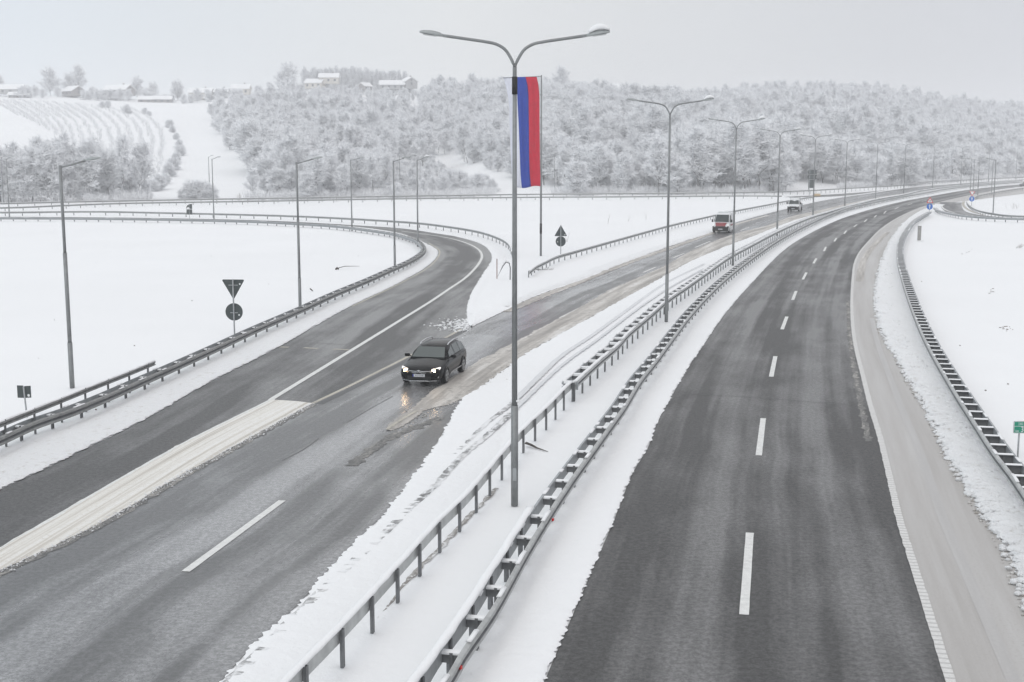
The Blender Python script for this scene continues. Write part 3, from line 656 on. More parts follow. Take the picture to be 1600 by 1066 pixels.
# guardrail behind the nose
lr2 = gpts([(827.5, 426), (838, 418), (850, 412), (870, 402.5), (900, 394), (950, 380), (1000, 366), (1050, 352.5), (1115, 337.5), (1150, 330), (1200, 320.5), (1225, 315.5), (1255, 310.5), (1272, 308)], .5)
guardrail('guardrail starting at the snowy nose and running past the two vans', lr2, side=1, spacing=2.0, zc=.5, snowh=.04, gap=-.9, cap_w=.14, group='motorway guardrails', seed=9.)
u2 = gpts([(-150, 327), (0, 325.3), (50, 323.8), (100, 321.5), (200, 318), (400, 314.8), (600, 311.2), (800, 308.8), (1000, 307.6), (1180, 306.4), (1225, 307)], .6)
guardrail('long straight guardrail across the middle of the photo in front of the wood', u2, side=1, spacing=3.2, zc=.6, snowh=.06, gap=-1, cap_w=.16, group='motorway guardrails', seed=10.)
u1 = resample([v+Vector((0, 0, .3)) for v in cw([(-150, 322.5), (0, 321), (100, 318.5), (400, 312.8), (800, 306.4), (1180, 302.6), (1264, 300), (1315, 297), (1420, 290.3), (1437, 287), (1475, 284.2), (1512, 282.5), (1544, 280.8), (1600, 278.5), (1700, 274.5)], .6)], gf)
guardrail('farthest guardrail along the foot of the wood, behind the long straight one', u1, side=1, spacing=3.2, zc=.9, snowh=.06, gap=-1, cap_w=.16, group='motorway guardrails', seed=11.)
# loop ramp guardrails on the right
guardrail('short dark guardrail on the near side of the small ramp at the right edge', gpts([(1463, 326), (1471, 330.6), (1487, 334.3), (1506, 337.5), (1537, 340.2), (1575, 342), (1640, 343), (1760, 343.5)], .5), side=-1, spacing=1.6, zc=.5, back=.45, snowh=.03, gap=.2, group='motorway guardrails', seed=12., box_h=.2)
guardrail('guardrail curving round the far side of the small ramp at the right edge', gpts([(1510, 315.5), (1515, 322), (1525, 328.4), (1537, 332), (1556, 335.3), (1575, 337.6), (1640, 339.6), (1760, 340)], .5), side=1, spacing=2., zc=.5, snowh=.04, gap=-1, group='motorway guardrails', seed=13.)
guardrail('far guardrail beside the outbound lanes behind the blue round signs', gpts([(1524, 308.5), (1530, 305.8), (1550, 302), (1575, 297.8), (1600, 294.5), (1700, 286)], .55), side=-1, spacing=2.5, zc=.55, snowh=.05, gap=-1, group='motorway guardrails', seed=14.)
# ------------------------------------------------------------ lamps
def lamp_head(parent, x, z, sx, snowy, tilt):
    Mx = Matrix.Translation((x, 0, z)) @ Matrix.Diagonal((sx, 1, 1, 1)) @ Matrix.Rotation(-tilt, 4, 'Y')
    mb = MB(); rings = []
    for xx, hw, zt, zb in ((0, .05, .03, -.03), (.09, .10, .07, -.035), (.28, .13, .085, -.03), (.50, .12, .065, -.02), (.60, .09, .03, -.01)):
        rings.append([(xx, -hw, zb), (xx, hw, zb), (xx, hw, zb+(zt-zb)*.45), (xx, hw*.6, zt), (xx, -hw*.6, zt), (xx, -hw, zb+(zt-zb)*.45)])
    mb.loft(rings, mat=Mx); mb.box((-.04, 0, 0), (.16, .07, .07), mat=Mx)
    h = bevel(mb.build('lamp_head', 'lamp_housing', parent), .012, 2)
    mb = MB(); mb.box((.33, 0, -.045), (.34, .2, .012), mat=Mx); mb.build('lens', 'lamp_lens', h)
    mb = MB(); rings = []; e = 1. if snowy else .45
    for k in range(9):
        f = k/8; xx = .06+.54*f; hh = (.12*math.sin(math.pi*min(1, max(0, .08+f*.84)))**.5)*e+.01; hw = .15*math.sin(math.pi*(.1+.8*f))**.4
        zb = .06+.06*math.sin(math.pi*f)
        rings.append([(xx, -hw, zb-.02), (xx, hw, zb-.02), (xx, hw*.9, zb+hh*.6), (xx, hw*.4, zb+hh), (xx, -hw*.4, zb+hh), (xx, -hw*.9, zb+hh*.6)])
    mb.loft(rings, mat=Mx); mb.build('snow_cap', 'snow_cap' if snowy else 'lamp_housing', h, True) if snowy else None
def arm_pts(sx, r=1.):
    return [(0, 0, 0), (sx*.10, 0, .22), (sx*.26, 0, .45), (sx*.48, 0, .58), (sx*.75, 0, .64), (sx*1.3, 0, .72), (sx*1.86, 0, .80)]
def double_lamp(base, H, label, ls=False, rs=True, rz=0., k=1.):
    t = thing('street_lamp', base, label, 'street lamp', 'double-armed street lamps of the median', rz)
    mb = MB(); mb.tube([(0, 0, 0), (0, 0, 2.9*H/12.2)], .10*k, 14); mb.build('lower_pole', 'pole_steel', t, True)
    mb = MB(); mb.tube([(0, 0, 2.9*H/12.2), (0, 0, H*.7), (0, 0, H)], [.078*k, .065*k, .055*k], 14)
    mb.build('upper_pole', 'pole_steel', t, True)
    for sx in (-1, 1):
        mb = MB(); a = catmull([(p[0], p[1], p[2]+H) for p in arm_pts(sx)], 6); mb.tube(a, .040, 10); mb.build('arm', 'pole_steel', t, True)
        lamp_head(t, sx*1.88, H+.805, sx, ls if sx < 0 else rs, R(8))
    return t
dl = [((804, 790), 'nearest and tallest double-armed street lamp in front of the big striped flag'), ((1041, 503), 'second double-armed street lamp from the camera, on the snowy median'), ((1145, 415), 'third double-armed street lamp, standing just right of the ambulance van'), ((1214, 368), 'fourth double-armed street lamp, between the ambulance van and the small white truck'), ((1270, 342), 'fifth double-armed street lamp, beside the dark direction sign'), ((1320, 322), 'sixth double-armed street lamp, first one right of the direction sign'), ((1368, 311), 'seventh double-armed street lamp from the camera, in front of the wood'), ((1412, 303), 'eighth double-armed street lamp from the camera, left of the triangular warning sign'), ((1457, 295.5), 'ninth double-armed street lamp, above the triangular warning sign'), ((1501, 289.3), 'tenth double-armed street lamp, left of the give way sign'), ((1544, 285), 'eleventh double-armed street lamp, near the right edge of the wood'), ((1587, 281.2), 'farthest double-armed street lamp at the right edge')]
for i, ((px, py), lab) in enumerate(dl):
    t = double_lamp(G(px, py), 11.8, lab, ls=(i in (4, 5, 7)), rs=True, rz=0, k=1. if i < 3 else 1.15)
    if i == 0:
        mb = MB(); mb.tube([(0, 0, 11.1), (0, 0, 11.55)], .075, 14); mb.build('black_collar', 'black_band', t, True)
        mb = MB(); mb.box((.09, -.02, 2.93), (.10, .12, .06)); bevel(mb.build('pole_snow', 'snow_cap', t), .02)
        mb = MB(); mb.box((0, -.1, .9), (.1, .02, .35)); mb.build('hatch', 'galvanised', t)
        for k in range(9):
            pass
def single_lamp(base, H, label, sx=1, ln=1.25, snowy=False, k=1., tilt=0., group='single-armed street lamps by the ramps'):
    t = thing('street_lamp', base, label, 'street lamp', group, rot=(0, tilt, 0))
    mb = MB(); mb.tube([(0, 0, 0), (0, 0, 1.9)], .10*k, 12); mb.build('lower_pole', 'pole_steel', t, True)
    mb = MB(); mb.tube([(0, 0, 1.9), (0, 0, 5.6)], .082*k, 12); mb.tube([(0, 0, 5.6), (0, 0, H)], .062*k, 12); mb.build('upper_pole', 'pole_steel', t, True)
    mb = MB(); mb.tube([(0, 0, H-.08), (sx*ln*.4, 0, H+.02), (sx*ln, 0, H+.2)], .038*k, 8); mb.build('arm', 'pole_steel', t, True)
    lamp_head(t, sx*ln, H+.22, sx, snowy, R(8))
single_lamp(G(113, 606), 9.12, 'tall single-armed street lamp at the left with its arm pointing right', ln=1.05, tilt=R(-.15))
single_lamp(G(469, 481), 9.12, 'single-armed street lamp beside the ramp guardrail, second large one from the left', ln=1.05)
single_lamp(G(617, 417.5), 9.12, 'single-armed street lamp inside the ramp bend, left of the snow-capped one', ln=.9)
single_lamp(G(653, 386), 9.12, 'snow-capped single-armed street lamp at the tightest point of the ramp bend', ln=.75, snowy=True)
single_lamp(G(550, 361), 9.05, 'single-armed street lamp on the far side of the left field, with a short arm', ln=1.2)
single_lamp(G(334.5, 346), 9.1, 'small single-armed street lamp beside the small rear-facing sign', ln=.7)
single_lamp(G(15, 342), 9.1, 'thin single-armed street lamp at the left edge behind the field', ln=.6)
single_lamp(GT(328, 311), 9.2, 'thin lamp post behind the far guardrail, just left of its twin by the field', ln=.5)
single_lamp(GT(6, 319), 9.2, 'thin lamp post at the extreme left edge, in front of the frosted trees', ln=.5)
single_lamp(GT(625, 305.5), 9.2, 'thin lamp post behind the far guardrail, between two nearer lamps in the bend', ln=.9)
single_lamp(GT(866.5, 302), 9.2, 'thin lamp post against the wood, just right of the flagpole', ln=.8)
single_lamp(GT(1053, 301.5), 9.2, 'thin lamp post against the wood, just right of the second double-armed lamp', ln=.8)
single_lamp(GT(1263, 300), 9.2, 'thin lamp post rising behind the dark direction sign', ln=.8)
single_lamp(G(1551.5, 334.5), 8.9, 'nearest single-armed lamp in the right snow field, arm pointing left', sx=-1, ln=1.2, snowy=True)
single_lamp(G(1549, 304), 8.5, 'lamp just left of the nearest one in the right snow field', sx=-1, ln=1.2, snowy=True)
single_lamp(G(1527.5, 307.5), 8.5, 'single-armed lamp immediately right of the give way sign', sx=-1, ln=1.2, snowy=True)
single_lamp(G(1520.5, 296.5), 8.6, 'faint single-armed lamp directly above the give way sign', sx=-1, ln=1.4, snowy=True)
single_lamp(G(1516, 296.5), 8.6, 'faint single-armed lamp just left of the one above the give way sign', sx=-1, ln=1.4, snowy=True)
# ------------------------------------------------------------ flag
fb = G(845, 400); s = fb.y/1971*1.0
def fx(px): return (px-845)*fb.y/1950/1.0*1.012
t = thing('flagpole', fb, 'tall thin grey flagpole with a black band near the snow', 'flagpole')
FH = HC+(244-120)*fb.y/1971
mb = MB(); mb.tube([(0, 0, 0), (0, 0, FH*.5), (0, 0, FH)], [.11, .09, .06], 12); mb.build('pole', 'pole_steel', t, True)
zb = lambda py: HC+(244-py)*fb.y/1971
mb = MB(); mb.tube([(0, 0, zb(365)), (0, 0, zb(349))], .118, 12); mb.build('black_band', 'black_band', t, True)
mb = MB(); mb.tube([(0, 0, zb(122)), (fx(786), -.1, zb(124.5))], .025, 6); mb.build('crossbar', 'black_band', t)
for py in (150, 185, 210, 241, 270): mb = MB(); mb.tube([(-.12, -.03, zb(py)), (.12, 0, zb(py))], .03, 6); mb.build('flag_clip', 'black_band', t)
ft = thing('flag', fb, 'large white, blue and red striped flag hanging vertically from the pole', 'flag')
def flag_edge(py, e):   # x (photo) of stripe edges at height py
    ys = [123, 135, 150, 170, 200, 240, 270, 292]
    tab = {0: [787, 791, 794, 796.5, 797, 798.5, 800, 808], 1: [807.5, 808, 808.6, 809.5, 811, 812.5, 813.5, 815.5], 2: [821, 824, 825.5, 825.8, 826.2, 826.6, 827.5, 829.5], 3: [838, 840.5, 842, 842.3, 842.5, 843, 843.6, 845.5]}
    return float(np.interp(py, ys, tab[e]))
for e, (nm, mt) in enumerate((('white_stripe', 'flag_white'), ('blue_stripe', 'flag_blue'), ('red_stripe', 'flag_red'))):
    vs = []; fs = []; NY = 40; NX = 8
    for j in range(NY+1):
        py = 123+(292-123)*j/NY+ (0)
        for i in range(NX+1):
            f = i/NX; x = flag_edge(py, e)*(1-f)+flag_edge(py, e+1)*f; u = (x-787)/58.
            y = -.12+.22*math.sin(u*7+j*.05)*(.3+.7*j/NY)+.3*(1-u)*math.sin(j*.08)+.10*math.sin(u*23+j*.06)*(.4+.6*j/NY)+.05*math.sin(u*41-j*.11)
            dz = -.12*(1-u)*(j/NY)*0+.1*math.sin(u*9)*(j/NY)
            vs.append((fx(x), y, zb(py)+dz))
    for j in range(NY):
        for i in range(NX): o = j*(NX+1)+i; fs.append((o, o+1, o+NX+2, o+NX+1))
    mb = MB(); mb.add(vs, fs); o = mb.build(nm, mt, ft, True); sm = o.modifiers.new('thick', 'SOLIDIFY'); sm.thickness = .012
# ------------------------------------------------------------ signs
def plate(name, poly, th, mat, parent, y=0., mi=0):
    n = len(poly); vs = [(x, y-th/2, z) for x, z in poly]+[(x, y+th/2, z) for x, z in poly]
    fs = [tuple(range(n)), tuple(range(2*n-1, n-1, -1))]+[(i, n+i, n+(i+1) % n, (i+1) % n) for i in range(n)]
    mb = MB(); mb.add(vs, fs); return mb.build(name, mat, parent)
def circ(cx, cz, r, n=32): return [(cx+r*math.cos(2*math.pi*k/n), cz+r*math.sin(2*math.pi*k/n)) for k in range(n)]
def tri(cx, cz, r, up=True):
    out = []; s = 1 if up else -1; rr = r*.07
    for a in (90, 210, 330):
        c = (cx+(r-2*rr)*math.cos(R(a)), cz+s*(r-2*rr)*math.sin(R(a)))
        for da in (-60, -20, 20, 60): out.append((c[0]+rr*math.cos(R(a+da)), c[1]+s*rr*math.sin(R(a+da))))
    return out if up else out[::-1]
def pole_part(t, h, r=.035, y=.05): mb = MB(); mb.tube([(0, y, 0), (0, y, h)], r, 10); return mb.build('post', 'galvanised', t, True)
b_ = G(367, 524); t = thing('road_sign', b_, 'back of a road sign with an inverted triangle above a disc, beside the left ramp', 'road sign', 'backs of road signs', rz=R(-4)); k = b_.y/1971
pole_part(t, 3.02, .04, -.05)
plate('triangle_plate', tri(0, 3.0-.36, .72, False), .02, 'sign_back', t); plate('disc_plate', circ(0, k*(524-487)+.02, .47), .02, 'sign_back', t)
plate('sticker', circ(.36, 2.76, .045, 10), .004, 'sticker', t, -.014); plate('sticker', circ(.27, 1.1, .045, 10), .004, 'sticker', t, -.014)
mb = MB(); mb.box((0, -.02, 2.7), (.5, .04, .04)); mb.box((0, -.02, 1.22), (.4, .04, .04)); mb.build('bracket', 'galvanised', t)
b_ = G(876, 400.5); t = thing('road_sign', b_, 'back of a road sign with an upright triangle above a disc, right of the flagpole', 'road sign', 'backs of road signs', rz=R(6)); k = b_.y/1971
pole_part(t, 3.0, .04, -.05)
plate('triangle_plate', tri(0, 3.0-.72, .72), .02, 'sign_back', t); plate('disc_plate', circ(.0, 1.42, .49), .02, 'sign_back', t)
plate('sticker', circ(.4, 2.05, .05, 10), .004, 'sticker', t, -.014); plate('sticker', circ(-.3, 1.38, .05, 10), .004, 'sticker', t, -.014)
b_ = G(43, 652); t = thing('road_sign', b_, 'small low rear-facing sign of two dark panels at the lower left', 'road sign', 'backs of road signs', rz=R(-8))
mb = MB(); mb.tube([(0, -.03, 0), (-.07, -.03, 1.15)], .03, 8); mb.build('post', 'galvanised', t, True)
plate('panel', [(-.34, .72), (-.1, .72), (-.1, 1.18), (-.34, 1.18)], .02, 'sign_back', t); plate('panel', [(-.05, .72), (.19, .74), (.19, 1.18), (-.05, 1.16)], .02, 'sign_back', t)
plate('sticker', circ(.1, .82, .05, 10), .004, 'sticker', t, -.014)
b_ = G(296.5, 346); t = thing('road_sign', b_, 'small dark sign with a snow patch on the field beside the far lamp', 'road sign', 'backs of road signs')
k = b_.y/1971; pole_part(t, 2.5, .035, -.05)
plate('panel', [(-.42, 1.0), (.42, 1.0), (.42, 1.75), (-.42, 1.75)], .02, 'sign_back', t); plate('panel', [(-.42, 1.8), (.42, 1.8), (.42, 2.55), (0, 2.5), (-.3, 2.3), (-.42, 2.1)], .02, 'sign_back', t)
plate('stuck_snow', [(-.38, 1.77), (.15, 1.77), (.05, 2.0), (-.15, 2.1), (-.35, 1.95)], .06, 'snow_cap', t, -.02)
# direction sign
b_ = G(1266, 309); k = b_.y/1971; t = thing('direction_sign', b_, 'tall stack of dark rear-facing direction panels on two posts by the far guardrail', 'road sign')
zz = lambda py: HC+(244-py)*k; xx = lambda px: (px-1266)*k
for px in (1264, 1271): mb = MB(); mb.tube([(xx(px), -.06, 0), (xx(px), -.06, zz(264))], .06, 8); mb.build('post', 'galvanised', t, True)
for y0, y1 in ((265.4, 272), (272.9, 279.8)):
    mid = (y0+y1)/2; plate('arrow_panel', [(xx(1260.5), zz(mid)), (xx(1262), zz(y0)), (xx(1275.5), zz(y0)), (xx(1274), zz(mid)), (xx(1275.5), zz(y1)), (xx(1262), zz(y1))][::-1], .04, 'sign_back', t)
plate('panel', [(xx(1263), zz(293.5)), (xx(1272), zz(293.5)), (xx(1272), zz(280.6)), (xx(1263), zz(280.6))], .04, 'sign_back', t)
# crash cushion at the split
b_ = G(1276, 307.5); t = thing('crash_cushion', b_, 'low amber crash cushion on the snow at the merge, right of the direction sign', 'crash cushion')
mb = MB(); mb.loft([[(math.cos(a)*rr_*1.1, math.sin(a)*rr_, z_) for a in [2*math.pi*q/14 for q in range(14)]] for rr_, z_ in ((.8, .1), (.85, .3), (.8, .6), (.5, .7))]); bevel(mb.build('body', 'amber', t), .03)
mb = MB(); mb.box((0, 0, .8), (1.5, .9, .22)); bevel(mb.build('snow_cap', 'snow_cap', t), .04)
# text
def text(name, body, size, loc, mat, parent, rot=(math.pi/2, 0, 0), ext=.002, sx=1.):
    cu = bpy.data.curves.new(name, 'FONT'); cu.body = body; cu.size = size; cu.extrude = ext; cu.align_x = 'CENTER'; cu.align_y = 'CENTER'
    o = bpy.data.objects.new(name, cu); me = bpy.data.meshes.new_from_object(o); bpy.data.objects.remove(o)
    me.materials.append(M[mat]) if not me.materials else None
    me.materials[0] = M[mat]
    o = bpy.data.objects.new(name, me); C.objects.link(o); o.parent = parent; o.location = loc; o.rotation_euler = rot; o.scale = (sx, 1, 1); return o
b_ = G(1590.5, 721); t = thing('kilometre_sign', b_, 'small green kilometre sign with white writing at the right edge', 'road sign', rz=0.); k = b_.y/1971
pole_part(t, 1.05, .028, .04)
def rrect(x0, x1, z0, z1, r):
    out = []
    for cx, cz, a0 in ((x1-r, z1-r, 0), (x0+r, z1-r, 90), (x0+r, z0+r, 180), (x1-r, z0+r, 270)):
        for a in (0, 30, 60, 90): out.append((cx+r*math.cos(R(a0+a)), cz+r*math.sin(R(a0+a))))
    return out
zc1 = (721-664.5)*k; x0, x1 = (1580-1590.5)*k, (1615-1590.5)*k; z0, z1 = zc1-10*k, zc1+10*k
plate('panel', rrect(x0, x1, z0, z1, .03), .02, 'galvanised', t, 0)
plate('white_border', rrect(x0+.012, x1-.012, z0+.012, z1-.012, .025), .004, 'sign_white', t, -.012)
plate('green_face', rrect(x0+.022, x1-.022, z0+.022, z1-.022, .02), .004, 'sign_green', t, -.0155)
mb = MB(); zl = z1-8.3*k; mb.box(((x0+x1)/2, -.019, zl), (x1-x0-.04, .003, .012))
xa = (1592.5-1590.5)*k
for dx in (-.085, .085): mb.box((xa+dx, -.019, (zl+z1)/2-.005), (.010, .003, .10))
mb.build('lines', 'sign_white', t)
text('lettering', 'A1', .12, (xa, -.019, (zl+z1)/2-.006), 'sign_white', t, sx=.8)
text('lettering', 'km', .11, ((1586-1590.5)*k, -.019, z0+.075), 'sign_white', t, sx=.8)
text('lettering', '36', .25, ((1596.5-1590.5)*k, -.019, z0+.12), 'sign_white', t, sx=.8)
def blue_sign(px, py, label, up, rr=.45, h=3.0):
    b_ = G(px, py); t = thing('road_sign', b_, label, 'road sign', 'blue arrow signs at the small ramp'); mb = MB(); mb.tube([(0, .05, 0), (0, .05, h)], .04, 8); mb.build('post', 'galvanised', t, True)
    cz = 1.35; d = plate('arrow_disc', circ(0, cz, .5), .02, 'sign_blue', t)
    plate('arrow', [(-.06, cz-.33), (.06, cz-.33), (.06, cz+.08), (.2, cz+.02), (0, cz+.36), (-.2, cz+.02), (-.06, cz+.08)], .01, 'sign_white', d, -.018)
    q = 2.38; tr = plate('triangle_plate', tri(0, q-(.1 if up else -.1), .66, up), .02, 'sign_red', t)
    plate('triangle_face', tri(0, q-(.1 if up else -.1), .43, up), .01, 'sign_white', tr, -.018)
    if up:
        plate('symbol', [(-.05, q-.28), (.05, q-.28), (.05, q), (0, q+.12), (-.05, q)], .008, 'black_band', tr, -.027)
    mb = MB(); mb.box((0, 0, 2.95 if up else 2.75), (.12 if up else .9, .06, .05)); bevel(mb.build('snow_cap', 'snow_cap', t), .02)
blue_sign(1452, 336, 'red warning triangle above a blue arrow disc at the tip of the right snow field', True)
blue_sign(1518, 322, 'inverted red and white triangle above a blue arrow disc behind the small ramp', False)
# marker post, stake, debris
b_ = G(1436, 376.5); t = thing('marker_post', b_, 'grey weathered concrete post standing in the right snow field', 'post')
mb = MB(); mb.box((0, 0, .85), (.34, .3, 1.7)); o = bevel(mb.build('post', 'concrete', t), .03)
mb = MB(); mb.box((0, 0, 1.73), (.4, .34, .08)); mb.box((.05, -.2, .03), (.75, .3, .06)); bevel(mb.build('snow_cap', 'snow_cap', t), .03)
mb = MB(); mb.tube([(0, 0, 0), (0, 0, 1.62)], .035, 8); o = mb.build('snow_stake', 'stake', None); o.location = G(776.5, 437); tag(o, 'thin reddish-brown stake in the snow between the ramp and the big lamp', 'stake')
b_ = G(797, 439); t = thing('bent_rail', b_, 'dark bent rail end hooking out of the snow left of the big lamp post', 'rail end')
mb = MB(); mb.tube([(.0, 0, 0), (.02, 0, 1.0), (-.05, 0, 1.35), (-.3, 0, 1.45), (-.55, 0, 1.15), (-.75, -.1, .75), (-.95, -.2, .35)], [.045, .045, .045, .05, .04, .02, .008], 8); mb.build('rail', 'galvanised_dark', t, True)
mb = MB(); mb.tube([(-.05, 0, 1.43), (-.3, 0, 1.6), (-.55, 0, 1.33)], [.03, .05, .03], 8); mb.build('snow_cap', 'snow_cap', t, True)
b_ = G(838, 424); t = thing('fallen_branch', b_, 'low snow-covered branch lying at the foot of the flagpole', 'branch')
mb = MB(); mb.tube([(-.35, 0, .15), (.2, 0, .12), (.9, .1, .08), (1.4, .3, .05)], [.03, .035, .03, .015], 6)
for k in range(14): a = .1*k; mb.tube([(a, 0, .1), (a+.2, random.uniform(-.3, .3), random.uniform(.1, .5))], [.015, .006], 4)
mb.build('stem', 'wood_dark', t)
b_ = G(822, 697); t = thing('drain_plank', b_, 'dark curved plank poking from the snow beneath the median guardrail', 'plank')
e1 = G(838, 701)-b_; e2 = G(856, 706)-b_
mb = MB(); mb.tube([(0, 0, .10), (e1.x*.5, e1.y*.5, .08), (e1.x, e1.y, .03), (e2.x, e2.y, .005)], [.07, .06, .04, .012], 6, flat=.6); mb.build('plank', 'wood_dark', t, True)
def twigs(px, py, label, n, h, spread, seed, lean=0.):
    rnd = random.Random(seed); b_ = G(px, py); mb = MB()
    for i in range(n):
        x = rnd.uniform(-spread, spread); a = x+rnd.uniform(-.3, .3)*h+lean; hh = h*rnd.uniform(.5, 1.)
        mb.tube([(x, 0, 0), ((x+a)/2+.03, rnd.uniform(-.1, .1), hh*.55), (a, rnd.uniform(-.2, .2), hh)], [.018, .014, .006], 4)
    o = mb.build('dry_stalks', 'reed', None); o.location = b_; tag(o, label, 'plant', 'dry stalks poking from the snow')
twigs(950, 350, 'thin dry stalk in the middle snow field, left of the second double lamp', 2, 1.6, .05, 1)
twigs(981, 346, 'thin dry stalk in the middle snow field, halfway to the second double lamp', 2, 1.4, .05, 2)
twigs(1010, 343, 'thin dry stalk in the middle snow field, nearest the second double lamp', 2, 1.2, .05, 3)
twigs(886, 378, 'thin dry stalk just right of the upright triangle sign', 2, 1.3, .05, 4)
twigs(1580, 326, 'tuft of dry stalks in the snow field at the right edge', 9, 1.2, 1.2, 5)
twigs(1590, 388, 'small dark tuft at the right edge of the snow field', 10, .5, .4, 6, .3)
twigs(374, 313, 'small dry bush behind the far guardrail, right of the twin lamps', 18, 2., .5, 8)
b_ = G(527, 421.5); t = thing('broken_stick', b_, 'dark clump with a long thin stick lying on the left snow field', 'stick')
mb = MB(); mb.tube([(0, 0, .12), (.5, 1., .2), (1.6, 2.5, .08)], [.03, .03, .012], 6); mb.build('stick', 'wood_dark', t, True)
mb = MB(); mb.tube([(-.16, 0, .02), (0, 0, .14), (.14, 0, .05)], [.06, .11, .05], 7); mb.build('clump', 'wood_dark', t, True)
b_ = G(487, 455); mb = MB(); mb.tube([(-.12, .1, .16), (0, 0, .08), (.1, -.1, .01)], [.05, .05, .02], 6); o = mb.build('wood_fragment', 'wood_dark', None); o.location = b_; tag(o, 'small dark wood fragment on the snow right of the second lamp post', 'wood fragment')
# small dents in the right-hand snow field
def dents(name, spots, label):
    mb = MB(); rnd = random.Random(4)
    for px, py, r_ in spots:
        for _ in range(6):
            p = G(px+rnd.gauss(0, 4), py+rnd.gauss(0, 2.5)); s_ = r_*rnd.uniform(.3, 1.)
            mb.box((p.x, p.y, .0), (s_, s_*.6, .03), rz=rnd.random()*3)
    return mb
mb = dents('t', [(1548, 455, .16), (1566, 512, .12), (1577, 514, .1), (1511, 393, .14)], '')
for px, py in [(60, 560), (85, 500), (150, 410), (210, 540), (300, 470), (420, 444), (430, 520), (45, 420), (260, 600), (150, 640), (330, 400), (560, 400), (590, 380), (745, 550), (1000, 500), (1480, 640), (1540, 610), (1575, 600), (1500, 540), (1440, 440), (690, 360), (1510, 395)]:
    p = G(px, py); mb.box((p.x, p.y, 0), (random.uniform(.03, .06), random.uniform(.03, .08), .04), rz=random.random()*3)
tag(mb.build('bare_tufts', 'reed', None), 'small bare earth spots and tufts showing through the snow fields', 'tufts', kind='stuff')
# ------------------------------------------------------------ vehicles
def wheel(t, x, y, r=.33, wd=.22, dirty=False):
    s = 1 if x > 0 else -1
    mb = MB(); rings = []
    for a, rr_ in ((-.5, .72), (-.5, .95), (-.4, 1.), (.4, 1.), (.5, .95), (.5, .72)):
        rings.append([(x+a*wd, y+rr_*r*math.cos(q), r+rr_*r*math.sin(q)) for q in [2*math.pi*k/28 for k in range(28)]])
    mb.loft(rings, cap=True); w_ = mb.build('wheel', 'tyre', t, False)
    mb = MB()
    for k in range(5):
        a = 2*math.pi*k/5+.3
        for da in (-.14, .14):
            T_ = Matrix.Translation((x+s*wd*.47, y+math.cos(a+da)*r*.36, r+math.sin(a+da)*r*.36)) @ Matrix.Rotation(a+da, 4, 'X')
            mb.box((0, 0, 0), (.05, r*.62, .045), mat=T_)
    mb.tube([(x+s*wd*.42, y, r), (x+s*wd*.56, y, r)], r*.2, 14)
    for i in range(24):
        a0, a1 = 2*math.pi*i/24, 2*math.pi*(i+1)/24; xs_ = x+s*wd*.5
        mb.add([(xs_+s*.012, y+math.cos(a)*r*q, r+math.sin(a)*r*q) for a in (a0, a1) for q in (.62, .74)], [(0, 1, 3, 2)])
    mb.build('rim', 'rim', w_)
    mb = MB(); mb.tube([(x+s*wd*.40, y, r), (x+s*wd*.43, y, r)], r*.7, 20); mb.build('brake', 'car_trim', w_)
def quadp(name, vs, mat, parent, th=.006, n=None):
    vs = [Vector(v) for v in vs]; nn = (vs[1]-vs[0]).cross(vs[-1]-vs[0]).normalized()
    k = len(vs); mb = MB(); mb.add([v-nn*th for v in vs]+[v+nn*th for v in vs], [tuple(range(k-1, -1, -1)), tuple(range(k, 2*k))]+[(i, (i+1) % k, k+(i+1) % k, k+i) for i in range(k)])
    return mb.build(name, mat, parent)
def body_ring(y, zl, zm, zt, w0, w1, w2, crown):
    h = [(0, zl), (w0*.8, zl), (w0, zl+.06), (w1, zm*.75+zl*.25), (w1, zm), (w1*.985, zt-.05), (w2, zt), (w2*.5, zt+crown*.75), (0, zt+crown)]
    return [(a, y, b) for a, b in h]+[(-a, y, b) for a, b in h[-2:0:-1]]
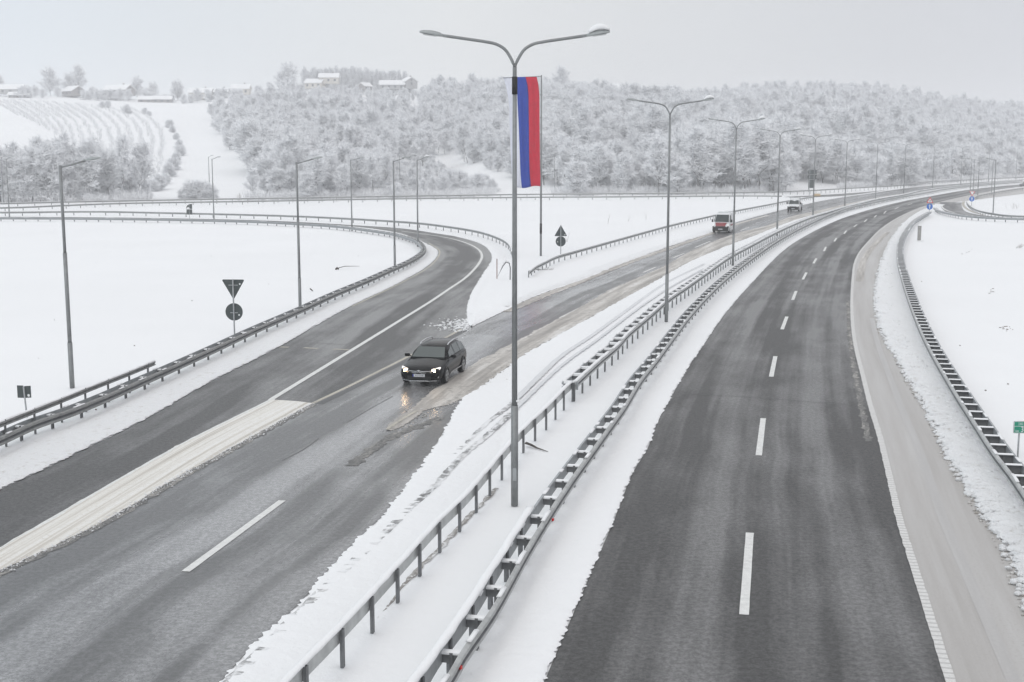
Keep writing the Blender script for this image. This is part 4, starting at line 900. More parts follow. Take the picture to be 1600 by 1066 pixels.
def wagon(base, rz, label):
    t = thing('station_wagon', base, label, 'car', rz=rz)     # front = -y
    st = [  # y, zl, zm, zt, w0, w1, w2, crown
        (-2.40, .30, .45, .56, .45, .60, .45, .02), (-2.36, .22, .48, .64, .62, .74, .55, .03), (-2.22, .19, .52, .73, .78, .86, .68, .05),
        (-1.95, .18, .55, .80, .86, .915, .76, .06), (-1.5, .18, .58, .87, .88, .93, .79, .07), (-1.05, .18, .6, .94, .88, .93, .80, .07), (-.85, .18, .6, .96, .88, .93, .80, .06),
        (0, .18, .62, .98, .88, .93, .84, .0), (1.0, .18, .64, 1.0, .88, .93, .85, .0), (1.8, .2, .66, 1.02, .88, .925, .84, .0), (2.25, .25, .66, 1.0, .82, .88, .78, .0), (2.40, .34, .62, .92, .70, .80, .66, .0)]
    mb = MB(); mb.loft([body_ring(*s_) for s_ in st]); bd = mb.build('body', 'car_black', t, True)
    sub = bd.modifiers.new('s', 'SUBSURF'); sub.levels = sub.render_levels = 1
    # cabin
    cab = [(-.98, .965, .965, .78, .78), (-.30, .965, 1.36, .82, .62), (.0, .965, 1.44, .83, .61), (.9, .97, 1.47, .84, .60), (1.7, .98, 1.43, .83, .58), (2.1, .98, 1.34, .80, .54), (2.33, .97, 1.02, .74, .66)]
    rings = []
    for y, z0_, z1_, wb, wt in cab:
        rings.append([(wb, y, z0_), (wb*.5+wt*.5+.02, y, (z0_+z1_)/2), (wt, y, z1_-.03), (wt*.85, y, z1_+.005), (wt*.4, y, z1_+.035), (-wt*.4, y, z1_+.035), (-wt*.85, y, z1_+.005), (-wt, y, z1_-.03), (-wb*.5-wt*.5-.02, y, (z0_+z1_)/2), (-wb, y, z0_)])
    mb = MB(); mb.loft(rings); mb.build('cabin', 'car_black', t, True)
    quadp('windscreen', [(-.72, -.985, 1.0), (.72, -.985, 1.0), (.58, -.36, 1.355), (-.58, -.36, 1.355)], 'car_glass', t, .03)
    for s_ in (1, -1):
        for y0, y1, a0, a1, top0, top1 in ((-.62, .22, 0, 0, 1.19, 1.38), (.30, 1.12, 0, 0, 1.39, 1.395), (1.20, 2.0, 0, 0, 1.385, 1.30)):
            xb = .835; xt = .66
            vs = [(s_*xb, y0, 1.01), (s_*xb, y1, 1.015), (s_*(xt if top1 > 1.35 else .67), y1-(.0 if y0 < 1.1 else .08), top1), (s_*(xt if top0 > 1.3 else .75), y0+(.10 if y0 < 0 else 0), top0)]
            quadp('side_window', vs if s_ > 0 else vs[::-1], 'car_glass', t, .012)
        mb = MB(); mb.tube([(s_*.60, -.05, 1.43), (s_*.62, .1, 1.50), (s_*.61, .9, 1.54), (s_*.59, 1.6, 1.51), (s_*.57, 1.75, 1.44)], .024, 8); mb.build('roof_rail', 'chrome', t, True)
        mb = MB(); T_ = Matrix.Translation((s_*1.03, -.62, 1.03)); mb.loft([[(dx*.12*f, dy, dz*.075*f) for dx, dz in ((-1, -.8), (.6, -1), (1, 0), (.6, 1), (-1, .8))] for dy, f in ((-.05, .6), (-.02, 1.), (.1, .85))], mat=T_); mb.box((-s_*.10, 0, -.03), (.14, .05, .04), mat=T_)
        bevel(mb.build('mirror', 'car_black', t), .01)
        hl = [(s_*.52, -2.345, .615), (s_*.79, -2.18, .635), (s_*.84, -2.0, .745), (s_*.80, -1.99, .765), (s_*.50, -2.25, .70)]
        h_ = quadp('headlight', hl if s_ > 0 else hl[::-1], 'headlight_lit', t, .03)
        mb = MB(); mb.tube([(s_*.64, -2.335, .66), (s_*.64, -2.28, .66)], .045, 14); mb.build('bulb', 'lowbeam', h_)
        mb = MB(); mb.box((s_*.70, -2.27, .40), (.22, .05, .07), rz=s_*R(22)); mb.build('fog_light', 'chrome', t)
        mb = MB(); mb.box((s_*.935, .15, .36), (.02, 1.9, .03)); mb.build('side_strip', 'chrome', t)
        mb = MB(); mb.box((s_*.925, -.1, .86), (.02, .16, .03)); mb.box((s_*.925, .95, .87), (.02, .16, .03)); mb.build('door_handle', 'car_trim', t)
        for y in (-1.43, 1.38):
            wheel(t, s_*.83, y)
            mb = MB()
            pts = [(s_*.925, y+.385*math.cos(a), .34+.385*math.sin(a)) for a in [math.pi*k/16 for k in range(-1, 18)]]
            mb.tube(pts, .028, 6); mb.build('wheel_arch', 'car_black', t, True)
    for z_ in (.635, .575):
        mb = MB(); mb.tube([(-.52, -2.385, z_+.02), (-.12, -2.445, z_), (-.05, -2.46, z_+.03), (0, -2.465, z_+.06), (.05, -2.46, z_+.03), (.12, -2.445, z_), (.52, -2.385, z_+.02)], .016, 6); mb.build('grille_bar', 'chrome', t, True)
    mb = MB(); mb.box((0, -2.40, .605), (.95, .06, .06)); mb.box((0, -2.385, .36), (1.0, .06, .16)); mb.build('grille', 'car_trim', t)
    mb = MB(); mb.tube([(-.75, -2.28, .25), (-.4, -2.38, .235), (0, -2.41, .235), (.4, -2.38, .235), (.75, -2.28, .25)], .016, 6); mb.build('bumper_strip', 'chrome', t, True)
    mb = MB(); mb.box((0, -2.435, .47), (.52, .012, .115)); pl = mb.build('number_plate', 'plate_white', t)
    mb = MB(); mb.box((-.24, -2.444, .47), (.05, .006, .113)); mb.build('plate_band', 'plate_blue', pl)
    text('plate_lettering', 'B12·T·510', .085, (.02, -2.444, .47), 'car_trim', pl)
    for x in (-.35, .3):
        mb = MB(); mb.tube([(x, -.965, 1.03), (x+.5, -.90, 1.06)], .012, 5); mb.build('wiper', 'car_trim', t)
    mb = MB(); mb.box((0, -.285, 1.29), (.1, .03, .06)); mb.build('sensor_box', 'car_trim', t)
    return t
def heading(px, py, vpx):
    return math.atan2((vpx-800)/1971., 1.)   # azimuth of the road's vanishing direction
hd = heading(0, 0, 1225)
fw = G(697, 599); dirv = Vector((math.sin(hd), math.cos(hd), 0)); rt = Vector((dirv.y, -dirv.x, 0))
c0 = fw+dirv*1.43-rt*.90
wagon(Vector((c0.x, c0.y, .002)), -hd, 'dirty black station wagon with lit headlights driving on the wet lanes')
# real beams of the lit headlights
def beam(pos, rz, e=9., name='headlight_beam'):
    l = bpy.data.lights.new(name, 'SPOT'); l.energy = e; l.spot_size = R(50); l.spot_blend = .9; l.color = (1, .8, .6); l.shadow_soft_size = .06
    o = bpy.data.objects.new(name, l); C.objects.link(o); o.location = pos; o.rotation_euler = (R(80), 0, rz); o['kind'] = 'structure'
def van(base, rz, label, L_, H_, Wd, red=False, truck=False):
    t = thing('panel_van' if red else 'pickup_truck', base, label, 'van' if red else 'truck', rz=rz)
    hw = Wd/2; y0 = -L_/2; B_ = 'van_white'
    def ring(y, zl, zt, w0, w1, r_=.08): return [(w0, y, zl), (w0, y, zl+.5), (w1, y, zt-r_), (w1-r_, y, zt), (0, y, zt+.03), (-w1+r_, y, zt), (-w1, y, zt-r_), (-w0, y, zl+.5), (-w0, y, zl)]
    hood = 1.18 if red else 1.08; rf = H_
    front = [(y0, .32, .85, hw*.86, hw*.80), (y0+.12, .28, hood-.12, hw*.96, hw*.86), (y0+.55, .28, hood+.02, hw, hw*.88), (y0+.95, .28, hood+.12, hw, hw*.90)]
    cabend = L_/2 if not truck else y0+2.75
    rest_ = [(y0+1.65, .3, rf-.18, hw, hw*.84), (y0+2.0, .3, rf, hw, hw*.85), (cabend-.05, .3, rf, hw, hw*.86), (cabend, .35, rf-.06, hw*.98, hw*.82)]
    mb = MB(); mb.loft([ring(*r_) for r_ in front+rest_]); mb.build('body', B_, t, False)
    quadp('windscreen', [(-hw*.84, y0+.96, hood+.17), (hw*.84, y0+.96, hood+.17), (hw*.76, y0+1.62, rf-.24), (-hw*.76, y0+1.62, rf-.24)], 'van_glass', t, .03)
    for s_ in (1, -1):
        vs = [(s_*(hw*.985), y0+1.15, hood+.16), (s_*(hw*.985), y0+2.1, hood+.16), (s_*(hw*.90), y0+2.1, rf-.3), (s_*(hw*.90), y0+1.65, rf-.3)]
        quadp('side_window', vs if s_ > 0 else vs[::-1], 'van_glass', t, .03)
        hl = [(s_*hw*.55, y0+.02, hood-.36), (s_*hw*.93, y0+.08, hood-.32), (s_*hw*.93, y0+.30, hood-.05), (s_*hw*.62, y0+.20, hood-.15)]
        h_ = quadp('headlight', hl if s_ > 0 else hl[::-1], 'van_lamp', t, .03)
        mb = MB(); mb.box((s_*(hw+.16), y0+1.05, hood+.30), (.2, .12, .36)); bevel(mb.build('mirror', 'car_trim', t), .03)
        for y in (y0+.85, L_/2-.95): wheel(t, s_*(hw-.1), y, .34, .22)
    mb = MB(); mb.box((0, y0+.06, .52), (Wd*.97, .26, .50)); mb.box((0, y0+.0, .76), (Wd*.62, .14, .22)); bevel(mb.build('bumper', 'car_trim', t), .04)
    mb = MB()
    for s_ in (1, -1): mb.box((s_*hw*.86, y0+.10, .78), (hw*.26, .2, .16))
    bevel(mb.build('bumper_corner', 'car_trim', t), .04)
    mb = MB(); mb.box((0, y0-.07, .50), (.52, .012, .11)); mb.build('number_plate', 'plate_white', t)
    if red:
        mb = MB(); mb.loft([[(-x, y, z), (x, y, z)] for x, y, z in ((.56, y0-.05, .84), (.60, y0-.01, .96), (.66, y0+.11, hood-.02), (.70, y0+.35, hood+.05), (.72, y0+.62, hood+.10))], closed=False); o = mb.build('red_hood_panel', 'van_red', t); q_ = o.modifiers.new('th', 'SOLIDIFY'); q_.thickness = .02; q_.offset = 0
        mb = MB()
        for x in (-.45, -.15, .15, .42): mb.box((x, y0+.72, hood+.09), (.2, .16, .02))
        mb.build('hood_lettering', 'sign_white', t)
        mb = MB(); mb.box((0, y0-.035, .83), (1.05, .04, .05)); mb.build('grille_trim', 'chrome', t)
        mb = MB(); mb.box((0, y0+2.1, rf+.09), (1.3, .3, .14)); bevel(mb.build('roof_light_bar', 'sign_white', t), .04)
        for s_ in (1, -1): mb = MB(); mb.box((s_*(hw+.006), y0+2.6, .95), (.015, 2.4, .22)); mb.build('side_stripe', 'van_red', t)
        mb = MB(); mb.box((.3, .6, rf+.12), (.6, .9, .16)); bevel(mb.build('roof_vent', 'van_white', t), .04)
    if truck:
        mb = MB(); mb.box((0, (cabend+L_/2)/2+.05, .72), (Wd*.98, L_/2-cabend, .12))
        for s_ in (1, -1): mb.box((s_*(hw-.02), (cabend+L_/2)/2+.05, 1.0), (.04, L_/2-cabend, .45))
        mb.box((0, L_/2, 1.0), (Wd, .04, .45)); mb.build('load_bed', 'galvanised', t)
        mb = MB()
        for x in (-.8, .8): mb.tube([(x, cabend+.05, 1.0), (x, cabend+.05, rf+.18)], .04, 6); mb.tube([(x, cabend+.05, rf+.18), (x*.9, y0+1.6, rf+.2)], .04, 6)
        mb.tube([(-.9, y0+1.6, rf+.2), (.9, y0+1.6, rf+.2)], .04, 6); mb.tube([(-.9, cabend, rf+.18), (.9, cabend, rf+.18)], .04, 6); mb.build('ladder_rack', 'galvanised', t)
    return t
for (px, py, vp, fn) in ((1125.5, 364.5, 1470, 'v'), (1239, 330.5, 1500, 't')):
    h_ = math.atan2((vp-800)/1971., 1.); b_ = G(px, py); d_ = Vector((math.sin(h_), math.cos(h_), 0))
    if fn == 'v': van(b_+d_*2.7, -h_, 'white ambulance van with a red hood panel and lit headlights', 5.4, 2.45, 2.05, red=True)
    else: van(b_+d_*2.7, -h_, 'small white flatbed truck with a roof rack driving behind the ambulance', 5.4, 2.1, 2.0, truck=True)
# car leaving the frame on the far right
b_ = G(1603, 291.5); h_ = R(60)
t = thing('hatchback', b_, 'tiny grey car cut off by the right edge on the far outbound lanes', 'car', rz=-h_)
mb = MB(); mb.loft([body_ring(y, .2, .6, zt, .8, .88, .75, .03) for y, zt in ((-2.1, .6), (-1.9, .78), (-1., .92), (1.6, .98), (2.05, .9), (2.1, .6))]); mb.build('body', 'galvanised_dark', t, True)
mb = MB(); mb.loft([[(wb, y, .9), (wt, y, z1_), (-wt, y, z1_), (-wb, y, .9)] for y, z1_, wb, wt in ((-1., .95, .75, .72), (-.2, 1.42, .8, .6), (1.2, 1.45, .8, .6), (1.9, 1., .75, .7))]); mb.build('cabin', 'car_glass', t, False)
for s_ in (1, -1):
    for y in (-1.3, 1.25): wheel(t, s_*.8, y, .31, .2)
# spray behind the wagon
m = bpy.data.materials.new('spray'); m.use_nodes = True; nt = m.node_tree; nt.nodes.remove(nt.nodes['Principled BSDF'])
pv = nt.nodes.new('ShaderNodeVolumePrincipled'); pv.inputs['Color'].default_value = (.95, .96, .97, 1)
pv.inputs['Density'].default_value = .10; nt.links.new(pv.outputs[0], nt.nodes['Material Output'].inputs['Volume']); M['spray'] = m
mb = MB(); rings = []
for k in range(12):
    f = k/11; y = 1.9+9*f; hw = .75+.5*f; hh = .5+.35*math.sin(f*3.1)
    e = math.sin(math.pi*(.06+.88*f))**.5
    rings.append([(hw*e*math.cos(a), y, .04+max(0, hh*e*(.5+.5*math.sin(a)))) for a in [2*math.pi*q/14 for q in range(14)]])
mb.loft(rings); o = mb.build('road_spray', 'spray', None); bb = bmesh.new(); bb.from_mesh(o.data); bmesh.ops.recalc_face_normals(bb, faces=bb.faces); bb.to_mesh(o.data); bb.free(); o.location = (c0.x, c0.y, 0); o.rotation_euler = (0, 0, -hd); tag(o, 'thin mist of road spray thrown up behind the black station wagon', 'spray', kind='stuff')
# ------------------------------------------------------------ trees
def snowtwig(V, Fc, MI, a, b_, r0, r1, snow_k, up=1.):
    """one branch: dark three-sided rod with a white ridge of snow on top"""
    t = (b_-a); L_ = t.length
    if L_ < 1e-4: return
    t /= L_; ref = Vector((0, 0, 1)) if abs(t.z) < .95 else Vector((0, 1, 0))
    u = t.cross(ref).normalized(); v = u.cross(t).normalized(); o = len(V)
    for p, r_ in ((a, r0), (b_, r1)):
        V += [p+u*r_, p-u*r_, p-v*r_*1.2]
    for k in range(3): k2 = (k+1) % 3; Fc.append((o+k, o+k2, o+3+k2, o+3+k)); MI.append(0)
    if snow_k > 0:
        o = len(V); hz = max(.25, 1-abs(t.z)*.7)
        for p, r_ in ((a, r0), (b_, r1)):
            w_ = (r_*.8+.022)*snow_k; h_ = (r_*.9+.05)*snow_k*hz
            V += [p+u*w_+v*r_*.3, p-u*w_+v*r_*.3, p+v*(r_*.3+h_)]
        for k in range(3): k2 = (k+1) % 3; Fc.append((o+k, o+k2, o+3+k2, o+3+k)); MI.append(1)
def make_tree(seed, H, spread, trunks=1, dens=1., upright=.6, snow_k=1., low=.22, tw=1.):
    rnd = random.Random(seed); tm = ([], [], []); cm = ([], [], [])
    def rv(s): return Vector((rnd.gauss(0, s), rnd.gauss(0, s), rnd.gauss(0, s)))
    for q in range(trunks):
        base = Vector((rnd.uniform(-.5, .5), rnd.uniform(-.5, .5), -.4)) if trunks > 1 else Vector((0, 0, -.4))
        lean = Vector((rnd.gauss(0, .09), rnd.gauss(0, .09), 1)).normalized(); h = H*(rnd.uniform(.8, 1.) if trunks > 1 else .97)
        pts = [base]; N = 8; h *= .66
        for i in range(N): lean = (lean+Vector((rnd.gauss(0, .07), rnd.gauss(0, .07), .05))).normalized(); pts.append(pts[-1]+lean*h/N)
        r_ = .0125*h
        for i in range(N):
            ra, rb_ = r_*(1-i/N)**.8+.02, r_*(1-(i+1)/N)**.8+.02
            snowtwig(*tm, pts[i], pts[i+1], ra, rb_, .55)
        nl = int(15*dens/(1 if trunks == 1 else 1.6))
        for li in range(nl):
            f = low+(1-low)*((li+rnd.random())/nl)**.9; ip = min(N-1, int(f*N)); p = pts[ip].lerp(pts[ip+1], f*N-ip)
            az = li*2.4+rnd.gauss(0, .5); el = R(24+46*f**1.5+rnd.gauss(0, 8)+20*upright*f)
            d = Vector((math.cos(az)*math.cos(el), math.sin(az)*math.cos(el), math.sin(el)))
            ln = spread*(.62+.5*math.sin(math.pi*min(1, .15+.72*f)))*rnd.uniform(.75, 1.1); S = 4; a = p; rr_ = r_*(1-f)*.5+.035
            for s_ in range(S):
                b_ = a+d*ln/S; snowtwig(*tm, a, b_, rr_*(1-s_/S)+.018, rr_*(1-(s_+1)/S)+.014, .8)
                for sb in range(3 if s_ else 2):
                    c = a.lerp(b_, rnd.random()); dd = (d*.7+rv(.55)).normalized(); dd.z = dd.z*.7+.12; l2 = ln*.36*rnd.uniform(.6, 1.2)*(1.1-.16*s_); e = c
                    for s2 in range(2):
                        g_ = e+dd*l2/2; snowtwig(*cm, e, g_, .026-.008*s2, .016, snow_k)
                        for t3 in range(int(3*tw)+(rnd.random() < (3*tw) % 1)):
                            c3 = e.lerp(g_, rnd.random()); d3 = (dd*.6+rv(.65)).normalized(); d3.z = d3.z*.7+.1; l3 = .6*rnd.uniform(.6, 1.5)
                            h3 = c3+d3*l3; snowtwig(*cm, c3, h3, .014, .007, snow_k)
                            d4 = (d3+rv(.5)).normalized(); snowtwig(*cm, h3, h3+d4*l3*.8, .008, .004, snow_k*.9)
                        dd = (dd+rv(.25)+Vector((0, 0, -.05))).normalized(); e = g_
                d = (d+rv(.13)+Vector((0, 0, .03))).normalized(); a = b_
    out = []
    for nm, (V, Fc, MI), mats in (('trunk', tm, ('bark', 'frost')), ('crown', cm, ('twig', 'frost'))):
        mb = MB(); mb.v = [tuple(v) for v in V]; mb.f = Fc; mb.mi = MI
        me = bpy.data.meshes.new(nm); me.from_pydata(mb.v, [], mb.f)
        for m_ in mats: me.materials.append(M[m_])
        me.polygons.foreach_set('material_index', MI); me.update(); out.append(me)
    return out
ORD = 'first second third fourth fifth sixth seventh eighth ninth tenth eleventh twelfth thirteenth fourteenth fifteenth sixteenth seventeenth eighteenth nineteenth twentieth twenty-first twenty-second twenty-third twenty-fourth twenty-fifth twenty-sixth'.split()
protos = [make_tree(11, 12, 4.4, 1, 1.5, .5, 1.35, .25, tw=1.7), make_tree(12, 13, 3.9, 1, 1.4, .8, 1.35, .3, tw=1.6), make_tree(13, 10.5, 4.6, 1, 1.5, .4, 1.45, tw=1.7), make_tree(14, 12, 4.0, 3, 1.6, .7, 1.25, .15, 1.5),
          make_tree(15, 9, 4.0, 2, 1.4, .5, 1.7, .05, 1.4), make_tree(16, 14, 3.5, 1, 1.3, .9, 1.2, .32, 1.5)]
shrubp = [make_tree(31, 3.6, 1.9, 4, 1., .7, 1.2, .05, .8), make_tree(32, 4.4, 2.2, 4, 1., .8, 1.1, .05, .8)]
for i, (a, b_) in enumerate(protos): print('tree', i, len(a.polygons), len(b_.polygons))
def inst(pr, loc, rz, sc_, label, group, name='bare_tree', cat='tree'):
    t = thing(name, loc, label, cat, group, rz); t.scale = sc_ if isinstance(sc_, tuple) else (sc_,)*3
    for nm, me in zip(('trunk', 'crown'), pr):
        o = bpy.data.objects.new(nm, me); C.objects.link(o); o.parent = t
    return t
def inpoly(x, y, poly):
    c = False; n = len(poly)
    for i in range(n):
        x1_, y1_ = poly[i]; x2_, y2_ = poly[(i+1) % n]
        if (y1_ > y) != (y2_ > y) and x < (x2_-x1_)*(y-y1_)/(y2_-y1_)+x1_: c = not c
    return c
WOOD = [(330, 186), (347, 222), (372, 248), (387, 275), (386, 330), (1750, 330), (1750, 150), (1400, 140), (1000, 150), (700, 136), (560, 141), (470, 143), (420, 158), (372, 160)]
CLEAR = [(655, 243), (705, 247), (770, 268), (800, 280), (880, 298), (880, 330), (745, 330), (705, 285), (675, 262)]
SHR = [(600, 268), (680, 262), (720, 285), (760, 303), (760, 330), (600, 330)]
rnd = random.Random(5); wood = []; shrubs = []
cell = 6.6
Yv = 236.
while Yv < 1080:
    step = cell*(1. if Yv < 420 else 1.25 if Yv < 700 else 1.6)
    xa, xb = (330-800-60)/1971*Yv, (1600-800+120)/1971*Yv
    X = xa
    while X < xb:
        x, y = X+rnd.uniform(-.5, .5)*step, Yv+rnd.uniform(-.5, .5)*step; X += step
        z = tz(x, y); az = 800+1971*x/y
        Y0 = float(np.interp(az, [-200, 0, 400, 800, 1180, 1420, 1600, 1900], [232, 245, 268, 296, 316, 402, 548, 700]))
        if y < Y0+2: continue
        px, py = P((x, y, z))
        if not inpoly(px, py, WOOD) or inpoly(px, py, CLEAR): continue
        if 1228 < px < 1315 and py > 287 and (px-1228)*.12+283 < py: continue
        if hn(x*.03, y*.03, 3.)+hn(x*.11, y*.11) < -.42: continue
        if px < 440 and py > 300 and rnd.random() < .6: continue
        sm = 1.12
        if y < 620: sm *= .95+.3*hn(x*.05, y*.05, 9.)
        sm *= 1+.28*hn(x*.021, y*.021, 4.)
        if 600 < px < 780 and py > 262: sm *= .42
        elif px < 660: sm *= .85 if y < 500 else .8
        elif 1020 < px < 1240 and y < 400: sm *= 1.3
        elif 800 < px: sm *= 1.08
        if y > 700: sm *= .82
        if 455 < px < 675 and y > 600: sm *= .62
        elif 340 < px < 400 and y > 640: sm *= .7
        wood.append((x, y, z, sm*rnd.uniform(.75, 1.15), rnd.random()*6.28, rnd.randrange(6) if not (1020 < px < 1240 and y < 420) else rnd.choice((1, 3, 5)), px, py))
    Yv += step*.9
print('wood trees', len(wood))
def appsize(t_): return t_[3]/t_[1]
# nearest first: individuals; everything else is the far-off mass
vis = sorted([t_ for t_ in wood if -20 < t_[6] < 1620], key=lambda t_: -appsize(t_)*(1. if t_[1] < 400 else .6))
NIND = 255
ind = vis[:NIND]; rest = [t_ for t_ in wood if t_ not in set(ind)]
def zone(px):
    for lim, nm in ((470, 'at the left end of the wood beside the open field'), (560, 'in the wood behind the second large left lamp'), (660, 'in the wood behind the lamps of the ramp bend'), (800, 'beside the clearing left of the big lamp post'), (900, 'in the wood just right of the flag'), (1040, 'in the wood between the flag and the second double lamp'), (1145, 'in the wood between the second and third double lamps'), (1270, 'in the wood between the third and fifth double lamps'), (1420, 'in the wood behind the sixth to eighth double lamps'), (1700, 'in the far right part of the wood')):
        if px < lim: return nm
kinds = ['spreading', 'slender', 'low round', 'multi-stemmed', 'small bushy', 'tall thin']
LM = [(331, 'the twin lamps'), (400, 'the open left slope'), (467, 'the second large left lamp'), (549, 'the short-armed lamp'), (616, 'the lamp inside the bend'), (652, 'the snow-capped ramp lamp'), (730, 'the clearing'), (805, 'the big front lamp'), (845, 'the flagpole'), (875, 'the upright triangle sign'), (950, 'the dry stalks'), (1042, 'the second double lamp'), (1128, 'the ambulance van'), (1145, 'the third double lamp'), (1214, 'the fourth double lamp'), (1240, 'the white truck'), (1270, 'the dark direction sign'), (1320, 'the sixth double lamp'), (1368, 'the seventh double lamp'), (1412, 'the eighth double lamp'), (1457, 'the warning triangle'), (1501, 'the tenth double lamp'), (1519, 'the give way sign'), (1544, 'the eleventh double lamp'), (1587, 'the last double lamp')]
used = {}
for t_ in sorted(ind, key=lambda q: q[6]):
    x, y, z, s_, rz, v, px, py = t_
    lx, ln_ = min(LM, key=lambda q: abs(q[0]-px)); d_ = px-lx; m_ = abs(d_)
    where = ('behind ' if m_ < 5 else ('just ' if m_ < 14 else 'well ')+('left of ' if d_ < 0 else 'right of '))+ln_
    Yf = float(np.interp(px, [-200, 0, 400, 800, 1180, 1420, 1600, 1900], [232, 245, 268, 296, 316, 402, 548, 700]))
    row = ('front-row', 'second-row', 'third-row', 'upslope')[min(3, int((y-Yf)/9))]
    key = (v, where, row); used.setdefault(key, []).append(t_)
ords = ['', 'second ', 'third ', 'fourth ', 'fifth ', 'sixth ', 'seventh ']
for (v, where, row), lst in used.items():
    for k, t_ in enumerate(lst):
        x, y, z, s_, rz, v, px, py = t_; o_ = ords[min(k, 6)] if k else ('first ' if len(lst) > 1 else '')
        inst(protos[v], (x, y, z), rz, s_, f'{o_}{kinds[v]} {row} wood tree {where}'.strip(), 'snow-covered bare trees of the wood')
# stand of trees on the left in front of the orchard
cl = [(2, 317, 1.15, 1), (18, 317, 1.05, 5), (34, 317, 1.15, 3), (50, 316, 1.1, 1), (64, 316, 1.2, 5), (82, 316, 1.35, 3), (98, 315, 1.2, 1), (112, 315, 1.1, 3), (128, 315, 1.25, 5), (142, 315, 1.2, 1), (156, 314, 1.1, 3), (170, 314, 1.0, 1), (190, 313.5, 1.35, 5), (214, 312.5, 1.2, 5), (10, 310, 1.2, 3), (28, 309, 1.1, 1), (46, 309, 1.15, 3), (60, 308, 1.2, 1), (76, 308, 1.2, 5), (92, 308, 1.15, 3), (108, 307, 1.25, 1), (124, 307, 1.2, 3), (138, 307, 1.2, 5), (152, 306, 1.05, 1), (166, 306, 1.05, 3), (180, 309, .95, 1), (-12, 316, 1.2, 3), (202, 309, .8, 3), (226, 312, .5, 4)]
cnt_ = {}
names = ['leftmost', 'left', 'middle', 'right']
for i, (px, py, s_, v) in enumerate(cl):
    p = GT(px, py); nm = 'behind the tall left street lamp' if 85 < px < 120 else 'at the left end of the left stand' if px < 30 else 'left of the tall left street lamp' if px < 86 else 'just right of the tall left street lamp' if px < 165 else 'at the right end of the stand by the orchard'
    row = 'front-row' if py > 311 else 'rear-row'
    kk = (v, nm, row); cnt_[kk] = cnt_.get(kk, 0)+1; inst(protos[v], p, i*1.3, (s_*(p.y/250)*.74, s_*(p.y/250)*.74, s_*(p.y/250)*.86), f'{ORD[cnt_[kk]-1]} {kinds[v]} frosted {row} tree {nm}', 'trees of the left stand')
# shrubs at the clearing, along the field and the guardrail
for i in range(26):
    px = 612+6.3*i; py = rnd.uniform(262+(px-610)*.22, 302); p = GT(px, py)
    inst(shrubp[i % 2], p, i*2., rnd.uniform(.6, 1.1), ORD[i]+' snowy shrub from the left on the slope below the clearing', 'shrubs below the clearing', 'snowy_shrub', 'shrub')
for i in range(7):
    px = 288+i*7; p = GT(px, 311+(i % 2)); inst(shrubp[i % 2], p, i*2., rnd.uniform(.8, 1.25)*(1 if 295 < px < 325 else .7), ORD[i]+' leafless snowy shrub from the left, beside the twin thin lamps', 'leafless shrubs behind the far guardrail', 'snowy_shrub', 'shrub')
for i, (px, py) in enumerate([(266, 200), (270, 207), (275, 218), (279, 232), (281, 243), (276, 255), (272, 266), (266, 276), (258, 288), (248, 296), (240, 299), (226, 179), (196, 176), (200, 178), (160, 168), (168, 169), (232, 181)]):
    p = GT(px, py); inst(shrubp[i % 2], p, i, rnd.uniform(.6, 1.), (ORD[i]+' snow-dusted hedge bush down the right edge of the orchard slope') if i < 11 else ORD[i-11]+' small dusted bush at the top of the orchard slope', 'hedge bushes round the orchard', 'hedge_bush', 'shrub')
# skyline trees
sky = [(453, 142, 1.75, 2, 'round bare tree on the skyline, left of the row of poplars'), (443, 143, 1.2, 0, 'smaller skyline tree leaning against the round one'), (84, 152, 1.6, 2, 'hazy round tree on the left skyline between two houses'), (127, 150, 1.6, 1, 'hazy upright tree on the skyline just right of the gabled house'), (112, 151, 1.2, 0, 'hazy skyline tree right behind the gabled house'), (218, 146, 1.3, 2, 'lone round tree right of the long roof on the left skyline'), (243, 148, 1.0, 2, 'small lone tree on the skyline right of the round one'), (282, 150, 1.2, 3, 'hazy bushy tree left of the flat farm roof'), (5, 153, 1.2, 3, 'hazy tree at the left edge of the skyline'), (425, 144, .8, 4, 'low tree at the left foot of the skyline group'), (875, 140, 1.6, 0, 'wide bare tree rising above the wood just right of the flag'), (922, 150, .9, 2, 'small round tree on the skyline beside a snowy roof')]
for i, (px, py, s_, v, lab) in enumerate(sky):
    d = ray(px, py); p = GT(px, max(py, 0)) if py > 156 else None
    Y_ = float(np.interp(px, [0, 400, 700, 1000], [735, 750, 770, 830]))-6; x = (px-800)/1971*Y_; inst(protos[v], (x, Y_, tz(x, Y_)), i, s_, lab, 'trees on the skyline')
npop = 26
for rw in (0, 1):
    for i in range(npop):
        px = 480+152*i/(npop-1)+rnd.uniform(-2, 2)+rw*3; Y_ = 772+rw*9+rnd.uniform(-3, 3); x = (px-800)/1971*Y_
        if 582 < px < 588: continue
        inst(protos[5 if (i+rw) % 2 else 1], (x, Y_, tz(x, Y_)-1), i*1.1, (.85, .85, 1.5*rnd.uniform(.95, 1.05)*(1 if px < 590 else .88)), ORD[i]+' slim poplar from the left in the '+('front' if rw == 0 else 'rear')+' skyline row behind the white houses', 'poplars in the skyline row', 'poplar', 'tree')
for i in range(26):
    px = [95, 150, 158, 166, 60, 175, 184, 192, 72, 205, 262, 272, 290, 300, 312, 330, 345, 352, 38, 48, 136, 143, 232, 238, 365, 376][i]; Y_ = 715+rnd.uniform(-12, 4); x = (px-800)/1971*Y_
    inst(protos[rnd.choice((2, 4))], (x, Y_, tz(x, Y_)-.5), i, rnd.uniform(.55, .85), ORD[i]+' hazy low tree planted among the far houses of the left ridge', 'low trees among the far houses')
